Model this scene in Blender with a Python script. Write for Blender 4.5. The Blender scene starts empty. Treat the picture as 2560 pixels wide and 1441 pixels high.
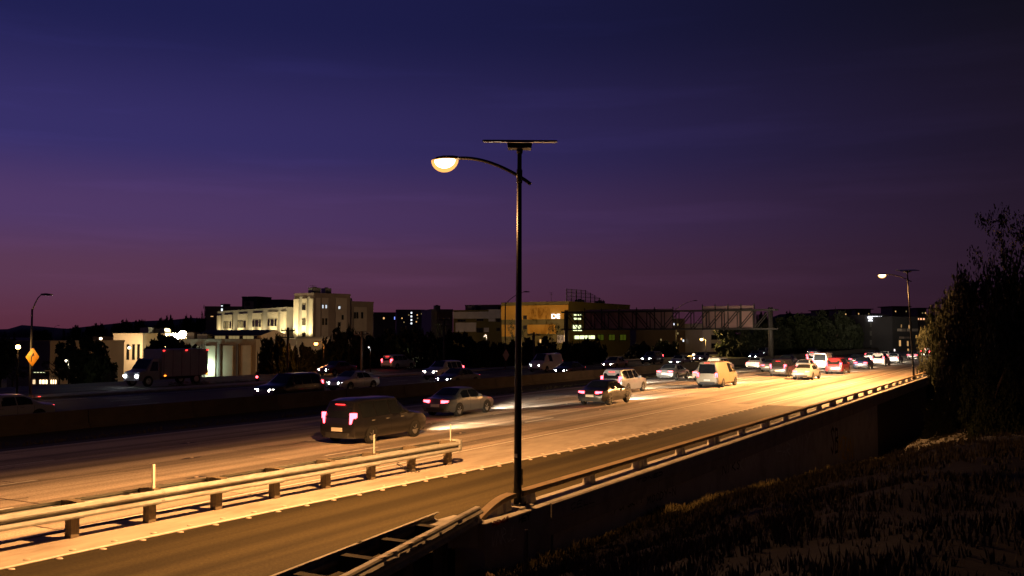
import bpy, bmesh, math, random
from mathutils import Vector, Matrix
random.seed(7)
SC = bpy.context.scene
COL = SC.collection
R = math.radians

# ------------------------------------------------------------------ camera
CAM_H = 4.28
YAW, PITCH, FPX = R(29.5), math.atan(114.5 / 2400.0), 2400.0
cam_data = bpy.data.cameras.new('camera')
cam = bpy.data.objects.new('camera', cam_data); COL.objects.link(cam)
cam.location = (0, 0, CAM_H)
cam.rotation_euler = (R(90) + PITCH, 0, YAW)
cam_data.sensor_width = 36.0
cam_data.lens = 36.0 * FPX / 2560.0
cam_data.clip_start = 0.1
cam_data.clip_end = 12000
SC.camera = cam
CAM_M = Matrix.Translation((0, 0, CAM_H)) @ cam.rotation_euler.to_matrix().to_4x4()

# ------------------------------------------------------------------ dusk sky
world = bpy.data.worlds.new('World'); SC.world = world
world.use_nodes = True
wn = world.node_tree.nodes; wl = world.node_tree.links
wn.clear()
def N(t, **kw):
    n = wn.new(t)
    for k, v in kw.items(): setattr(n, k, v)
    return n
def srgb(r, g, b):
    f = lambda c: (c / 255 / 12.92) if c / 255 <= 0.04045 else ((c / 255 + 0.055) / 1.055) ** 2.4
    return (f(r), f(g), f(b), 1)
tc = N('ShaderNodeTexCoord'); sep = N('ShaderNodeSeparateXYZ')
wl.new(tc.outputs['Generated'], sep.inputs[0])
GLOW_AZ = R(84)                       # the sun went down this far left of the road's heading
dot = N('ShaderNodeVectorMath', operation='DOT_PRODUCT')
dot.inputs[1].default_value = (-math.sin(GLOW_AZ), math.cos(GLOW_AZ), 0)
flat = N('ShaderNodeVectorMath', operation='MULTIPLY'); flat.inputs[1].default_value = (1, 1, 0)
nrm = N('ShaderNodeVectorMath', operation='NORMALIZE')
wl.new(tc.outputs['Generated'], flat.inputs[0]); wl.new(flat.outputs[0], nrm.inputs[0]); wl.new(nrm.outputs[0], dot.inputs[0])
wgt = N('ShaderNodeMapRange', interpolation_type='SMOOTHSTEP')
wgt.inputs[1].default_value = 0.0; wgt.inputs[2].default_value = 1.03
wl.new(dot.outputs['Value'], wgt.inputs[0])
def ramp(stops):
    r = N('ShaderNodeValToRGB'); r.color_ramp.interpolation = 'EASE'
    e = r.color_ramp.elements
    e[0].position, e[0].color = stops[0][0], stops[0][1]
    e[1].position, e[1].color = stops[-1][0], stops[-1][1]
    for p, c in stops[1:-1]:
        x = e.new(p); x.color = c
    return r
zup = N('ShaderNodeMapRange'); zup.inputs[1].default_value = 0.0; zup.inputs[2].default_value = 0.6
wl.new(sep.outputs['Z'], zup.inputs[0])
lit = ramp([(0.0, srgb(88, 44, 62)), (0.10, srgb(87, 51, 82)), (0.20, srgb(77, 52, 102)), (0.32, srgb(51, 43, 102)), (0.52, srgb(27, 27, 78)), (1.0, srgb(12, 12, 42))])
drk = ramp([(0.0, srgb(40, 24, 36)), (0.12, srgb(36, 23, 38)), (0.30, srgb(25, 17, 32)), (0.55, srgb(13, 11, 20)), (1.0, srgb(8, 7, 14))])
wl.new(zup.outputs[0], lit.inputs[0]); wl.new(zup.outputs[0], drk.inputs[0])
mx = N('ShaderNodeMix', data_type='RGBA')
wl.new(wgt.outputs[0], mx.inputs[0]); wl.new(drk.outputs[0], mx.inputs[6]); wl.new(lit.outputs[0], mx.inputs[7])
# a few thin streaks of cloud low in the west
cmap = N('ShaderNodeMapping'); cmap.inputs['Scale'].default_value = (2.2, 2.2, 26)
cnoi = N('ShaderNodeTexNoise'); cnoi.inputs['Scale'].default_value = 1.6; cnoi.inputs['Detail'].default_value = 4
wl.new(tc.outputs['Generated'], cmap.inputs[0]); wl.new(cmap.outputs[0], cnoi.inputs[0])
crng = N('ShaderNodeMapRange'); crng.inputs[1].default_value = 0.52; crng.inputs[2].default_value = 0.8; crng.inputs[3].default_value = 1.0; crng.inputs[4].default_value = 1.26
wl.new(cnoi.outputs[0], crng.inputs[0])
cmul = N('ShaderNodeVectorMath', operation='SCALE')
wl.new(mx.outputs[2], cmul.inputs[0]); wl.new(crng.outputs[0], cmul.inputs['Scale'])
sky = N('ShaderNodeTexSky', sky_type='NISHITA'); sky.sun_disc = False
sky.sun_elevation = R(-4.0); sky.sun_rotation = -GLOW_AZ; sky.altitude = 100
skm = N('ShaderNodeVectorMath', operation='SCALE'); skm.inputs['Scale'].default_value = 0.05
wl.new(sky.outputs[0], skm.inputs[0])
addv = N('ShaderNodeVectorMath', operation='ADD')
wl.new(cmul.outputs[0], addv.inputs[0]); wl.new(skm.outputs[0], addv.inputs[1])
bg = N('ShaderNodeBackground'); bg.inputs['Strength'].default_value = 1.0
wl.new(addv.outputs[0], bg.inputs[0])
wo = N('ShaderNodeOutputWorld'); wl.new(bg.outputs[0], wo.inputs[0])

SC.view_settings.view_transform = 'Standard'
SC.view_settings.look = 'None'
SC.view_settings.gamma = 1.0
SC.view_settings.exposure = 0.0
SC.view_settings.use_curve_mapping = False
SC.render.engine = 'CYCLES'
SC.cycles.use_denoising = True
SC.cycles.max_bounces = 6
SC.cycles.diffuse_bounces = 3
SC.cycles.glossy_bounces = 3
SC.cycles.transmission_bounces = 4
SC.cycles.transparent_max_bounces = 6
SC.cycles.sample_clamp_indirect = 4.0
SC.cycles.caustics_reflective = False
SC.cycles.caustics_refractive = False

# ------------------------------------------------------------------ helpers
def ray(px, py):
    """direction of the sight line through a photo pixel (2560 x 1441)"""
    d = Vector(((px - 1280) / FPX, -(py - 720.5) / FPX, -1.0))
    return CAM_M.to_3x3() @ d
CAMP = Vector((0, 0, CAM_H))
FWD = Vector((-math.sin(YAW), math.cos(YAW), 0)); RGT = Vector((math.cos(YAW), math.sin(YAW), 0))
def gp(px, py, z=0.0):
    d = ray(px, py); k = (z - CAM_H) / d.z
    return CAMP + d * k
def dp(px, py, Z):
    d = ray(px, py); k = Z / (d.x * FWD.x + d.y * FWD.y)
    return CAMP + d * k
def wallp(px, py, x):
    d = ray(px, py); return CAMP + d * (x / d.x)
def RC(off, s, z=0.0):
    return Vector((-off, s, z))

class MB:
    def __init__(self): self.v = []; self.f = []; self.sm = False
    def box(self, x0, x1, y0, y1, z0, z1):
        b = len(self.v)
        self.v += [(x0, y0, z0), (x1, y0, z0), (x1, y1, z0), (x0, y1, z0), (x0, y0, z1), (x1, y0, z1), (x1, y1, z1), (x0, y1, z1)]
        self.f += [tuple(b + i for i in q) for q in ((3, 2, 1, 0), (4, 5, 6, 7), (0, 1, 5, 4), (1, 2, 6, 5), (2, 3, 7, 6), (3, 0, 4, 7))]
        return self
    def beam(self, a, b, w, h, up=Vector((0, 0, 1))):
        a, b = Vector(a), Vector(b); d = (b - a).normalized()
        x = d.cross(up)
        if x.length < 1e-4: x = d.cross(Vector((1, 0, 0)))
        x.normalize(); u = x.cross(d).normalized()
        k = len(self.v)
        for p in (a, b):
            for sx, su in ((-1, -1), (1, -1), (1, 1), (-1, 1)):
                self.v.append(tuple(p + x * (sx * w / 2) + u * (su * h / 2)))
        self.f += [tuple(k + i for i in q) for q in ((0, 1, 2, 3), (7, 6, 5, 4), (0, 4, 5, 1), (1, 5, 6, 2), (2, 6, 7, 3), (3, 7, 4, 0))]
        return self
    def tube(self, pts, rad, n=8, cap=True):
        pts = [Vector(p) for p in pts]
        if not isinstance(rad, (list, tuple)): rad = [rad] * len(pts)
        k = len(self.v); ref = None
        for i, p in enumerate(pts):
            d = (pts[min(i + 1, len(pts) - 1)] - pts[max(i - 1, 0)]).normalized()
            if ref is None:
                ref = d.cross(Vector((0.3, 1, 0.1)) if abs(d.y) < 0.9 else Vector((1, 0, 0.1))).normalized()
            x = (ref - d * ref.dot(d)).normalized(); y = d.cross(x)
            for j in range(n):
                a = 2 * math.pi * j / n
                self.v.append(tuple(p + (x * math.cos(a) + y * math.sin(a)) * rad[i]))
        for i in range(len(pts) - 1):
            for j in range(n):
                a = k + i * n + j; b = k + i * n + (j + 1) % n
                self.f.append((a, b, b + n, a + n))
        if cap:
            self.f.append(tuple(k + j for j in reversed(range(n))))
            self.f.append(tuple(k + (len(pts) - 1) * n + j for j in range(n)))
        return self
    def loft(self, secs, closed=True, cap=True):
        n = len(secs[0]); k = len(self.v)
        for s in secs: self.v += [tuple(p) for p in s]
        m = n if closed else n - 1
        for i in range(len(secs) - 1):
            for j in range(m):
                a = k + i * n + j; b = k + i * n + (j + 1) % n
                self.f.append((a, b, b + n, a + n))
        if cap and closed:
            self.f.append(tuple(k + j for j in reversed(range(n))))
            self.f.append(tuple(k + (len(secs) - 1) * n + j for j in range(n)))
        return self
    def quad(self, *p):
        k = len(self.v); self.v += [tuple(q) for q in p]; self.f.append(tuple(range(k, k + len(p)))); return self
    def mesh(self, name, mat, smooth=False):
        m = bpy.data.meshes.new(name); m.from_pydata(self.v, [], self.f)
        bm = bmesh.new(); bm.from_mesh(m); bmesh.ops.recalc_face_normals(bm, faces=bm.faces); bm.to_mesh(m); bm.free()
        if smooth:
            m.polygons.foreach_set('use_smooth', [True] * len(m.polygons))
        m.materials.append(mat); m.update(); return m
    def build(self, name, mat, parent=None, smooth=False, loc=None, rotz=None, bevel=0):
        o = bpy.data.objects.new(name, self.mesh(name, mat, smooth)); COL.objects.link(o)
        if parent: o.parent = parent
        if loc is not None: o.location = loc
        if rotz is not None: o.rotation_euler = (0, 0, rotz)
        if bevel:
            b = o.modifiers.new('bevel', 'BEVEL'); b.width = bevel; b.segments = 2; b.limit_method = 'ANGLE'
        return o
def inst(name, mesh, parent=None, loc=(0, 0, 0), rot=(0, 0, 0), scale=(1, 1, 1)):
    o = bpy.data.objects.new(name, mesh); COL.objects.link(o)
    if parent: o.parent = parent
    o.location = loc; o.rotation_euler = rot; o.scale = scale
    return o
def tag(o, label, cat, group=None, kind=None):
    if label: o['label'] = label
    if cat: o['category'] = cat
    if group: o['group'] = group
    if kind: o['kind'] = kind
    return o
def struct(o, label=None):
    o['kind'] = 'structure'
    if label: o['label'] = label
    return o
def thing(name, label, cat, loc=(0, 0, 0), rotz=0.0, group=None):
    o = bpy.data.objects.new(name, None); COL.objects.link(o)
    o.location = loc; o.rotation_euler = (0, 0, rotz); o.empty_display_size = 0.2
    return tag(o, label, cat, group)
def dup(root):
    r = root.copy(); COL.objects.link(r)
    for ch in root.children:
        c = ch.copy(); COL.objects.link(c); c.parent = r
        for g in ch.children:
            d = g.copy(); COL.objects.link(d); d.parent = c
    return r
def lamp(name, kind, loc, energy, color, parent=None, size=0.15, angle=None, blend=0.5, target=None):
    l = bpy.data.lights.new(name, kind); l.energy = energy; l.color = color
    if kind == 'SPOT':
        l.spot_size = R(angle); l.spot_blend = blend
    if kind in ('POINT', 'SPOT'): l.shadow_soft_size = size
    o = bpy.data.objects.new(name, l); COL.objects.link(o); o.location = loc
    if target is not None:
        o.rotation_euler = (Vector(target) - Vector(loc)).to_track_quat('-Z', 'Y').to_euler()
    if parent: o.parent = parent
    return o

# ------------------------------------------------------------------ materials
MATS = {}
def mat(name, col, rough=0.7, metal=0.0, var=0.25, scale=6.0, bump=0.0, bscale=None, spec=0.4, stain=None, stain_scale=1.5, stretch=None, coat=0.0, obvar=0.0, world=False, bands=0.0):
    if name in MATS: return MATS[name]
    m = bpy.data.materials.new(name); m.use_nodes = True
    t = m.node_tree; b = t.nodes['Principled BSDF']; L = t.links
    b.inputs['Roughness'].default_value = rough; b.inputs['Metallic'].default_value = metal
    b.inputs['Specular IOR Level'].default_value = spec
    b.inputs['Coat Weight'].default_value = coat
    co = t.nodes.new('ShaderNodeTexCoord'); mp = t.nodes.new('ShaderNodeMapping')
    if world:
        geo = t.nodes.new('ShaderNodeNewGeometry'); L.new(geo.outputs['Position'], mp.inputs[0])
    else: L.new(co.outputs['Object'], mp.inputs[0])
    if stretch: mp.inputs['Scale'].default_value = stretch
    no = t.nodes.new('ShaderNodeTexNoise'); no.inputs['Scale'].default_value = scale; no.inputs['Detail'].default_value = 6; no.inputs['Roughness'].default_value = 0.65
    L.new(mp.outputs[0], no.inputs['Vector'])
    mr = t.nodes.new('ShaderNodeMapRange'); mr.inputs[1].default_value = 0.25; mr.inputs[2].default_value = 0.75
    mr.inputs[3].default_value = 1 - var; mr.inputs[4].default_value = 1 + var
    L.new(no.outputs[0], mr.inputs[0])
    sc = t.nodes.new('ShaderNodeVectorMath'); sc.operation = 'SCALE'; sc.inputs[0].default_value = col[:3]
    L.new(mr.outputs[0], sc.inputs['Scale']); out = sc.outputs[0]
    if stain:
        n2 = t.nodes.new('ShaderNodeTexNoise'); n2.inputs['Scale'].default_value = stain_scale; n2.inputs['Detail'].default_value = 8; n2.inputs['Roughness'].default_value = 0.7
        L.new(mp.outputs[0], n2.inputs['Vector'])
        r2 = t.nodes.new('ShaderNodeMapRange'); r2.inputs[1].default_value = 0.5; r2.inputs[2].default_value = 0.72; r2.inputs[4].default_value = 0.85
        L.new(n2.outputs[0], r2.inputs[0])
        mi = t.nodes.new('ShaderNodeMix'); mi.data_type = 'RGBA'; mi.inputs[7].default_value = (*stain[:3], 1)
        L.new(r2.outputs[0], mi.inputs[0]); L.new(out, mi.inputs[6]); out = mi.outputs[2]
    if bands:                                   # tyre-worn paths along the road
        sx = t.nodes.new('ShaderNodeMapping'); sx.inputs['Scale'].default_value = (1.0, 0.012, 1); L.new(mp.inputs[0].links[0].from_socket, sx.inputs[0])
        nb = t.nodes.new('ShaderNodeTexNoise'); nb.inputs['Scale'].default_value = 1.15; nb.inputs['Detail'].default_value = 3; L.new(sx.outputs[0], nb.inputs['Vector'])
        rb = t.nodes.new('ShaderNodeMapRange'); rb.inputs[1].default_value = .40; rb.inputs[2].default_value = .60; rb.inputs[3].default_value = 1 - bands; rb.inputs[4].default_value = 1 + bands * .5; L.new(nb.outputs[0], rb.inputs[0])
        sp_ = t.nodes.new('ShaderNodeTexNoise'); sp_.inputs['Scale'].default_value = 17; sp_.inputs['Detail'].default_value = 4; sp_.inputs['Roughness'].default_value = .8; L.new(mp.inputs[0].links[0].from_socket, sp_.inputs['Vector'])
        rs_ = t.nodes.new('ShaderNodeMapRange'); rs_.inputs[1].default_value = .3; rs_.inputs[2].default_value = .7; rs_.inputs[3].default_value = .55; rs_.inputs[4].default_value = 1.45; L.new(sp_.outputs[0], rs_.inputs[0])
        mm_ = t.nodes.new('ShaderNodeMath'); mm_.operation = 'MULTIPLY'; L.new(rb.outputs[0], mm_.inputs[0]); L.new(rs_.outputs[0], mm_.inputs[1])
        s3 = t.nodes.new('ShaderNodeVectorMath'); s3.operation = 'SCALE'; L.new(out, s3.inputs[0]); L.new(mm_.outputs[0], s3.inputs['Scale']); out = s3.outputs[0]
    if obvar:
        oi = t.nodes.new('ShaderNodeObjectInfo'); rr = t.nodes.new('ShaderNodeMapRange'); rr.inputs[3].default_value = 1 - obvar; rr.inputs[4].default_value = 1 + obvar
        L.new(oi.outputs['Random'], rr.inputs[0])
        s2 = t.nodes.new('ShaderNodeVectorMath'); s2.operation = 'SCALE'; L.new(out, s2.inputs[0]); L.new(rr.outputs[0], s2.inputs['Scale']); out = s2.outputs[0]
    L.new(out, b.inputs['Base Color'])
    if bump:
        n3 = t.nodes.new('ShaderNodeTexNoise'); n3.inputs['Scale'].default_value = bscale or scale * 6; n3.inputs['Detail'].default_value = 5
        L.new(co.outputs['Object'], n3.inputs['Vector'])
        bp = t.nodes.new('ShaderNodeBump'); bp.inputs['Strength'].default_value = bump; bp.inputs['Distance'].default_value = 0.02
        L.new(n3.outputs[0], bp.inputs['Height']); L.new(bp.outputs[0], b.inputs['Normal'])
    MATS[name] = m; return m
def emat(name, col, strength):
    if name in MATS: return MATS[name]
    m = bpy.data.materials.new(name); m.use_nodes = True
    t = m.node_tree; t.nodes.clear()
    e = t.nodes.new('ShaderNodeEmission'); e.inputs[0].default_value = (*col[:3], 1); e.inputs[1].default_value = strength
    o = t.nodes.new('ShaderNodeOutputMaterial'); t.links.new(e.outputs[0], o.inputs[0])
    MATS[name] = m; return m
CONC = mat('road_concrete', (0.41, 0.35, 0.29), 0.85, var=0.16, scale=1.1, bump=0.35, bscale=45, stain=(0.15, 0.125, 0.105), stain_scale=0.5, stretch=(1.0, 0.10, 1), obvar=0.12, world=True, bands=.50)
GORE = mat('gore_concrete', (0.44, 0.39, 0.33), 0.85, var=0.2, scale=2.0, bump=0.3, bscale=40, stain=(0.22, 0.17, 0.12), stain_scale=0.9, stretch=(1.0, 0.3, 1))
ASPH = mat('ramp_asphalt', (0.047, 0.037, 0.016), 0.9, var=0.2, scale=0.8, bump=0.6, bscale=60, stain=(0.029, 0.023, 0.011), stain_scale=0.5, stretch=(1.0, 0.06, 1), world=True, bands=.5, spec=.25)
ASPH2 = mat('far_road_asphalt', (0.06, 0.056, 0.05), 0.8, var=0.2, scale=0.6, stretch=(1, 0.1, 1))
PAINT = mat('road_paint', (0.74, 0.72, 0.66), 0.7, var=0.14, scale=8, stain=(0.38, 0.34, 0.29), stain_scale=5)
PARA = mat('parapet_concrete', (0.42, 0.40, 0.36), 0.85, var=0.2, scale=1.6, bump=0.4, bscale=30, stain=(0.20, 0.19, 0.17), stain_scale=0.9)
GALV = mat('galvanised_steel', (0.36, 0.375, 0.36), 0.55, 0.25, var=0.34, scale=7, bump=0.4, bscale=7, stain=(0.16, 0.12, 0.075), stain_scale=0.9, stretch=(1, .6, 3), obvar=.14)
WOOD = mat('weathered_timber', (0.155, 0.125, 0.085), 0.85, var=0.35, scale=5, bump=0.6, bscale=22, stretch=(4, 4, 0.5))
BLACKM = mat('black_painted_steel', (0.012, 0.012, 0.013), 0.38, 0.2, var=0.2, scale=3)
DARKM = mat('dark_grey_steel', (0.03, 0.028, 0.026), 0.55, 0.3, var=0.2, scale=3)
GREYM = mat('grey_steel', (0.22, 0.22, 0.21), 0.5, 0.4, var=0.2, scale=3)
SOIL = mat('dry_soil', (0.024, 0.020, 0.013), 0.95, var=0.5, scale=0.7, bump=0.7, bscale=4, stain=(0.018, 0.016, 0.010), stain_scale=0.25)
BARK = mat('bark', (0.075, 0.056, 0.042), 0.9, var=0.4, scale=8, bump=0.6)
WHITEP = mat('white_plastic', (0.72, 0.70, 0.64), 0.5, var=0.08, scale=6)
RUBBER = mat('tyre_rubber', (0.012, 0.012, 0.012), 0.8, var=0.2)
ALLOY = mat('wheel_alloy', (0.45, 0.45, 0.46), 0.35, 0.8, var=0.1)
GLASS = mat('dark_glass', (0.010, 0.012, 0.014), 0.06, 0.0, var=0.1, spec=0.6)
def leafmat(name, col):
    m = mat(name, col, 0.75, var=0.45, scale=0.9, spec=0.2, obvar=0.25); return m
LEAF_A = leafmat('leaf_dark', (0.026, 0.034, 0.013))
LEAF_B = leafmat('leaf_olive', (0.050, 0.058, 0.017))
LEAF_C = leafmat('leaf_shadowy', (0.017, 0.021, 0.011))
LENS_ORANGE = emat('sodium_lens', (1.0, 0.60, 0.25), 70)
HALO = bpy.data.materials.new('halo_glow'); HALO.use_nodes = True  # see-through orange glow that imitates the halo round the lamp
_t = HALO.node_tree; _t.nodes.clear(); _e = _t.nodes.new('ShaderNodeEmission'); _e.inputs[0].default_value = (1.0, .42, .10, 1); _e.inputs[1].default_value = 1.7
_p = _t.nodes.new('ShaderNodeBsdfTransparent'); _m = _t.nodes.new('ShaderNodeMixShader'); _m.inputs[0].default_value = .72; _o = _t.nodes.new('ShaderNodeOutputMaterial')
_t.links.new(_p.outputs[0], _m.inputs[1]); _t.links.new(_e.outputs[0], _m.inputs[2]); _t.links.new(_m.outputs[0], _o.inputs[0])
HEAD_E = emat('headlamp_glow', (0.95, 1.0, 0.97), 60)
HEAD_W = emat('headlamp_glow_warm', (1.0, 0.90, 0.72), 60)
TAIL_E = emat('tail_lamp_glow', (1.0, 0.055, 0.075), 13)
TAIL_H = emat('high_brake_lamp_glow', (1.0, 0.03, 0.03), 5)
AMBER_E = emat('amber_lamp_glow', (1.0, 0.22, 0.02), 6)
WIN_WARM = emat('lit_window_warm', (1.0, 0.55, 0.20), 1.1)
WIN_DIM = emat('lit_window_dim', (0.85, 0.62, 0.26), 0.30)
WIN_COOL = emat('lit_window_cool', (0.85, 0.92, 1.0), 1.6)
SIGN_W = emat('sign_face_white', (0.92, 0.93, 1.0), 2.4)
SIGN_G = emat('sign_face_lime', (0.90, 1.0, 0.50), 1.8)
SIGN_R = emat('sign_face_red', (1.0, 0.12, 0.15), 1.6)

# ------------------------------------------------------------------ terrain
def smooth(a, b, x):
    t = max(0.0, min(1.0, (x - a) / (b - a))); return t * t * (3 - 2 * t)
def hill_z(off, s):
    """height of the ground sheet: hillside by the camera, road bed, lower town beyond"""
    base = -0.85 - 2.9 * smooth(18, 66, s) - 1.6 * smooth(66, 120, s) + 0.55 * (1 - smooth(6, 18, s))
    if off < 10.4:
        d = 10.4 - off
        z = base + 0.31 * min(d, 8.2) + 0.10 * max(0, d - 8.2)
        top = 2.65 + 0.06 * max(0, -off)
        z = min(z, top)
        z += 0.07 * math.sin(off * 1.7 + s * 0.6) + 0.05 * math.sin(s * 1.3 - off * 0.8)
        return z
    if off < 10.6: return base
    if off < 10.9: return base + (-0.35 - base) * ((off - 10.6) / 0.3)
    if off < 74: return -0.35
    return -0.35 - 5.0 * smooth(74, 92, off)
def uniq(*rs):
    o = []
    for a, b, st in rs:
        x = a
        while x < b - 1e-6: o.append(round(x, 3)); x += st
    o.append(rs[-1][1]); return o
offs = uniq((-400, -40, 40), (-40, 0, 4), (0, 10, 0.7), (10.0, 10.4, 0.4), (10.4, 10.6, 0.2), (10.6, 10.9, 0.3), (10.9, 74, 12.62), (74, 94, 4), (94, 400, 60), (400, 4400, 800))
ss = uniq((-300, -20, 40), (-20, 90, 2.2), (90, 260, 12), (260, 900, 80), (900, 6000, 850))
g = MB()
for s in ss:
    for o in offs: g.v.append((-o, s, hill_z(o, s)))
n = len(offs)
for i in range(len(ss) - 1):
    for j in range(n - 1):
        a = i * n + j; g.f.append((a, a + 1, a + n + 1, a + n))
ground = struct(g.build('ground', SOIL, smooth=True))

# ------------------------------------------------------------------ roads
S0, S1 = -40.0, 520.0
def strip(mb, o0, o1, s0, s1, z, step=None):
    mb.quad((-o0, s0, z), (-o0, s1, z), (-o1, s1, z), (-o1, s0, z))
def slab_sheet(name, o0, o1, s0, s1, z0, z1, m, parent=None):
    b = MB(); b.box(-o1, -o0, s0, s1, z0, z1); return b.build(name, m, parent)
def gore_edge(s): return 16.8 - 1.5 * smooth(8, 42, s)
# the ramp: dark asphalt between the parapet and the button line
rp = MB()
k = list(range(-40, 59, 2)) + [58]
for z in (-0.30, 0.0):
    for s in k: rp.v += [(-10.75, s, z), (-gore_edge(s), s, z)]
n = len(k)
for i in range(n - 1):
    a = 2 * i; rp.f.append((a + 2 * n, a + 2 + 2 * n, a + 3 + 2 * n, a + 1 + 2 * n)); rp.f.append((a, a + 1, a + 3, a + 2))
    rp.f.append((a, a + 2, a + 2 + 2 * n, a + 2 * n)); rp.f.append((a + 1, a + 1 + 2 * n, a + 3 + 2 * n, a + 3))
rp.f.append((0, 2 * n, 2 * n + 1, 1))
ramp_road = struct(rp.build('exit_ramp_road', ASPH))
# gore and shoulder concrete
gr = MB()
for z in (-0.30, 0.004):
    for s in k: gr.v += [(-gore_edge(s) - 0.001, s, z), (-18.75, s, z)]
for i in range(n - 1):
    a = 2 * i; gr.f.append((a + 2 * n, a + 2 + 2 * n, a + 3 + 2 * n, a + 1 + 2 * n)); gr.f.append((a, a + 2, a + 2 + 2 * n, a + 2 * n))
gore = struct(gr.build('gore_pavement', GORE))
shoulder = struct(slab_sheet('ramp_concrete_pavement', 10.75, 18.75, 58.004, S1, -0.30, 0.002, CONC))
# the near carriageway: concrete slabs, each its own piece as far as the joints can be told apart
near = struct(slab_sheet('near_carriageway', 18.75, 34.2, S0, S1, -0.32, -0.03, mat('joint_filler', (0.03, 0.027, 0.024), 0.9)))
LANE0, LW = 18.78, 3.63
random.seed(3)
slab_mesh = {}
def slab(off0, w, s0, s1):
    key = (round(w, 2), round(s1 - s0, 2))
    if key not in slab_mesh:
        b = MB(); L = s1 - s0 - 0.05; W = w - 0.026
        b.box(0, W, 0, L, -0.2, 0)
        # a chamfered arris
        v = b.v[:4] + [(0.012, 0.012, 0.0), (W - 0.012, 0.012, 0.0), (W - 0.012, L - 0.012, 0.0), (0.012, L - 0.012, 0.0)]
        v2 = [(x, y, -0.012) for x, y, z in b.v[:4]]
        c = MB(); c.v = b.v[:4] + v2 + v[4:]
        for q in range(4):
            r = (q + 1) % 4
            c.f += [(q, r, 4 + r, 4 + q), (4 + q, 4 + r, 8 + r, 8 + q)]
        c.f.append((8, 9, 10, 11))
        slab_mesh[key] = c.mesh('concrete_slab', CONC)
    o = inst('concrete_slab', slab_mesh[key], near, (-(off0 + w) + 0.008, s0 + 0.011, 0.004 + random.uniform(-0.003, 0.003)))
    return o
for ln in range(4):
    s = -14.0 + ln * 0.9
    pat = [4.6, 4.0, 5.5, 4.9]; i = ln
    while s < 112:
        L = pat[i % 4]; i += 1
        slab(LANE0 + ln * LW, LW, s, s + L); s += L
    b = MB(); b.box(-(LANE0 + (ln + 1) * LW) + 0.01, -(LANE0 + ln * LW) - 0.01, s + 0.02, S1, -0.2, 0.003)
    tag(b.build('concrete_slab', CONC, near), 'rest of the lane running on into the distance', None)
slab_sheet('inner_shoulder', LANE0 + 4 * LW, 34.2, S0, S1, -0.2, 0.002, ASPH2, near)
# painted lines of the near carriageway
def line(parent, o0, o1, s0, s1, z=0.010, m=PAINT, name='edge_line'):
    b = MB(); k = max(1, int((s1 - s0) / 6)); 
    f0 = o0 if callable(o0) else (lambda s, c=o0: c)
    f1 = o1 if callable(o1) else (lambda s, c=o1: c)
    for i in range(k + 1):
        s = s0 + (s1 - s0) * i / k; b.v += [(-f0(s), s, z), (-f1(s), s, z)]
    for i in range(k): b.f.append((2 * i, 2 * i + 2, 2 * i + 3, 2 * i + 1))
    return b.build(name, m, parent)
line(near, 18.86, 19.01, S0, S1)
line(near, 33.25, 33.39, S0, S1)
dash = MB(); dash.quad((-0.06, 0, 0), (-0.06, 3.0, 0), (0.06, 3.0, 0), (0.06, 0, 0)); dash_m = dash.mesh('lane_dash', PAINT)
for ln in range(1, 4):
    o = LANE0 + ln * LW
    for i in range(24):
        inst('lane_dash', dash_m, near, (-o, -6 + ln * 3.1 + i * 14.6, 0.0115))
line(ramp_road, 11.72, 11.88, S0, 57.5, 0.006)
line(gore, lambda s: gore_edge(s) + 0.03, lambda s: gore_edge(s) + 0.15, S0, 57.5, 0.010)
line(shoulder, 11.72, 11.88, 58.2, S1, 0.008)
line(shoulder, 15.3, 15.42, 58.2, 260, 0.008)
# raised round markers along both sides of the gore line, and square ones on the lane lines
but = MB(); ring = lambda r, z: [(r * math.cos(a * math.pi / 5), r * math.sin(a * math.pi / 5), z) for a in range(10)]
but.loft([ring(0.058, 0), ring(0.05, 0.012), ring(0.028, 0.02)])
BUTM = mat('ceramic_marker', (0.60, 0.50, 0.42), 0.35, var=0.15)
but_m = but.mesh('round_road_marker', BUTM, True)
s = 2.0; i = 0
while s < 57.5:
    inst('round_road_marker', but_m, gore, (-(gore_edge(s) + 0.30 + random.uniform(-.02, .02)), s, 0.004), (0, 0, random.random()), (1.25, 1.25, 1.2))
    inst('round_road_marker', but_m, ramp_road, (-(gore_edge(s + 0.35) - 0.13 + random.uniform(-.02, .02)), s + 0.35, 0.0), (0, 0, random.random()), (1.25, 1.25, 1.2))
    s += 0.95; i += 1
sq = MB(); sq.loft([[(-.05, -.05, 0), (.05, -.05, 0), (.05, .05, 0), (-.05, .05, 0)], [(-.035, -.03, .018), (.035, -.03, .018), (.035, .03, .018), (-.035, .03, .018)]])
sq_m = sq.mesh('square_road_marker', BUTM)
for ln in range(1, 4):
    for i in range(20):
        inst('square_road_marker', sq_m, near, (-(LANE0 + ln * LW), -6 + ln * 3.1 + i * 14.6 - 5.8, 0.008))
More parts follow.
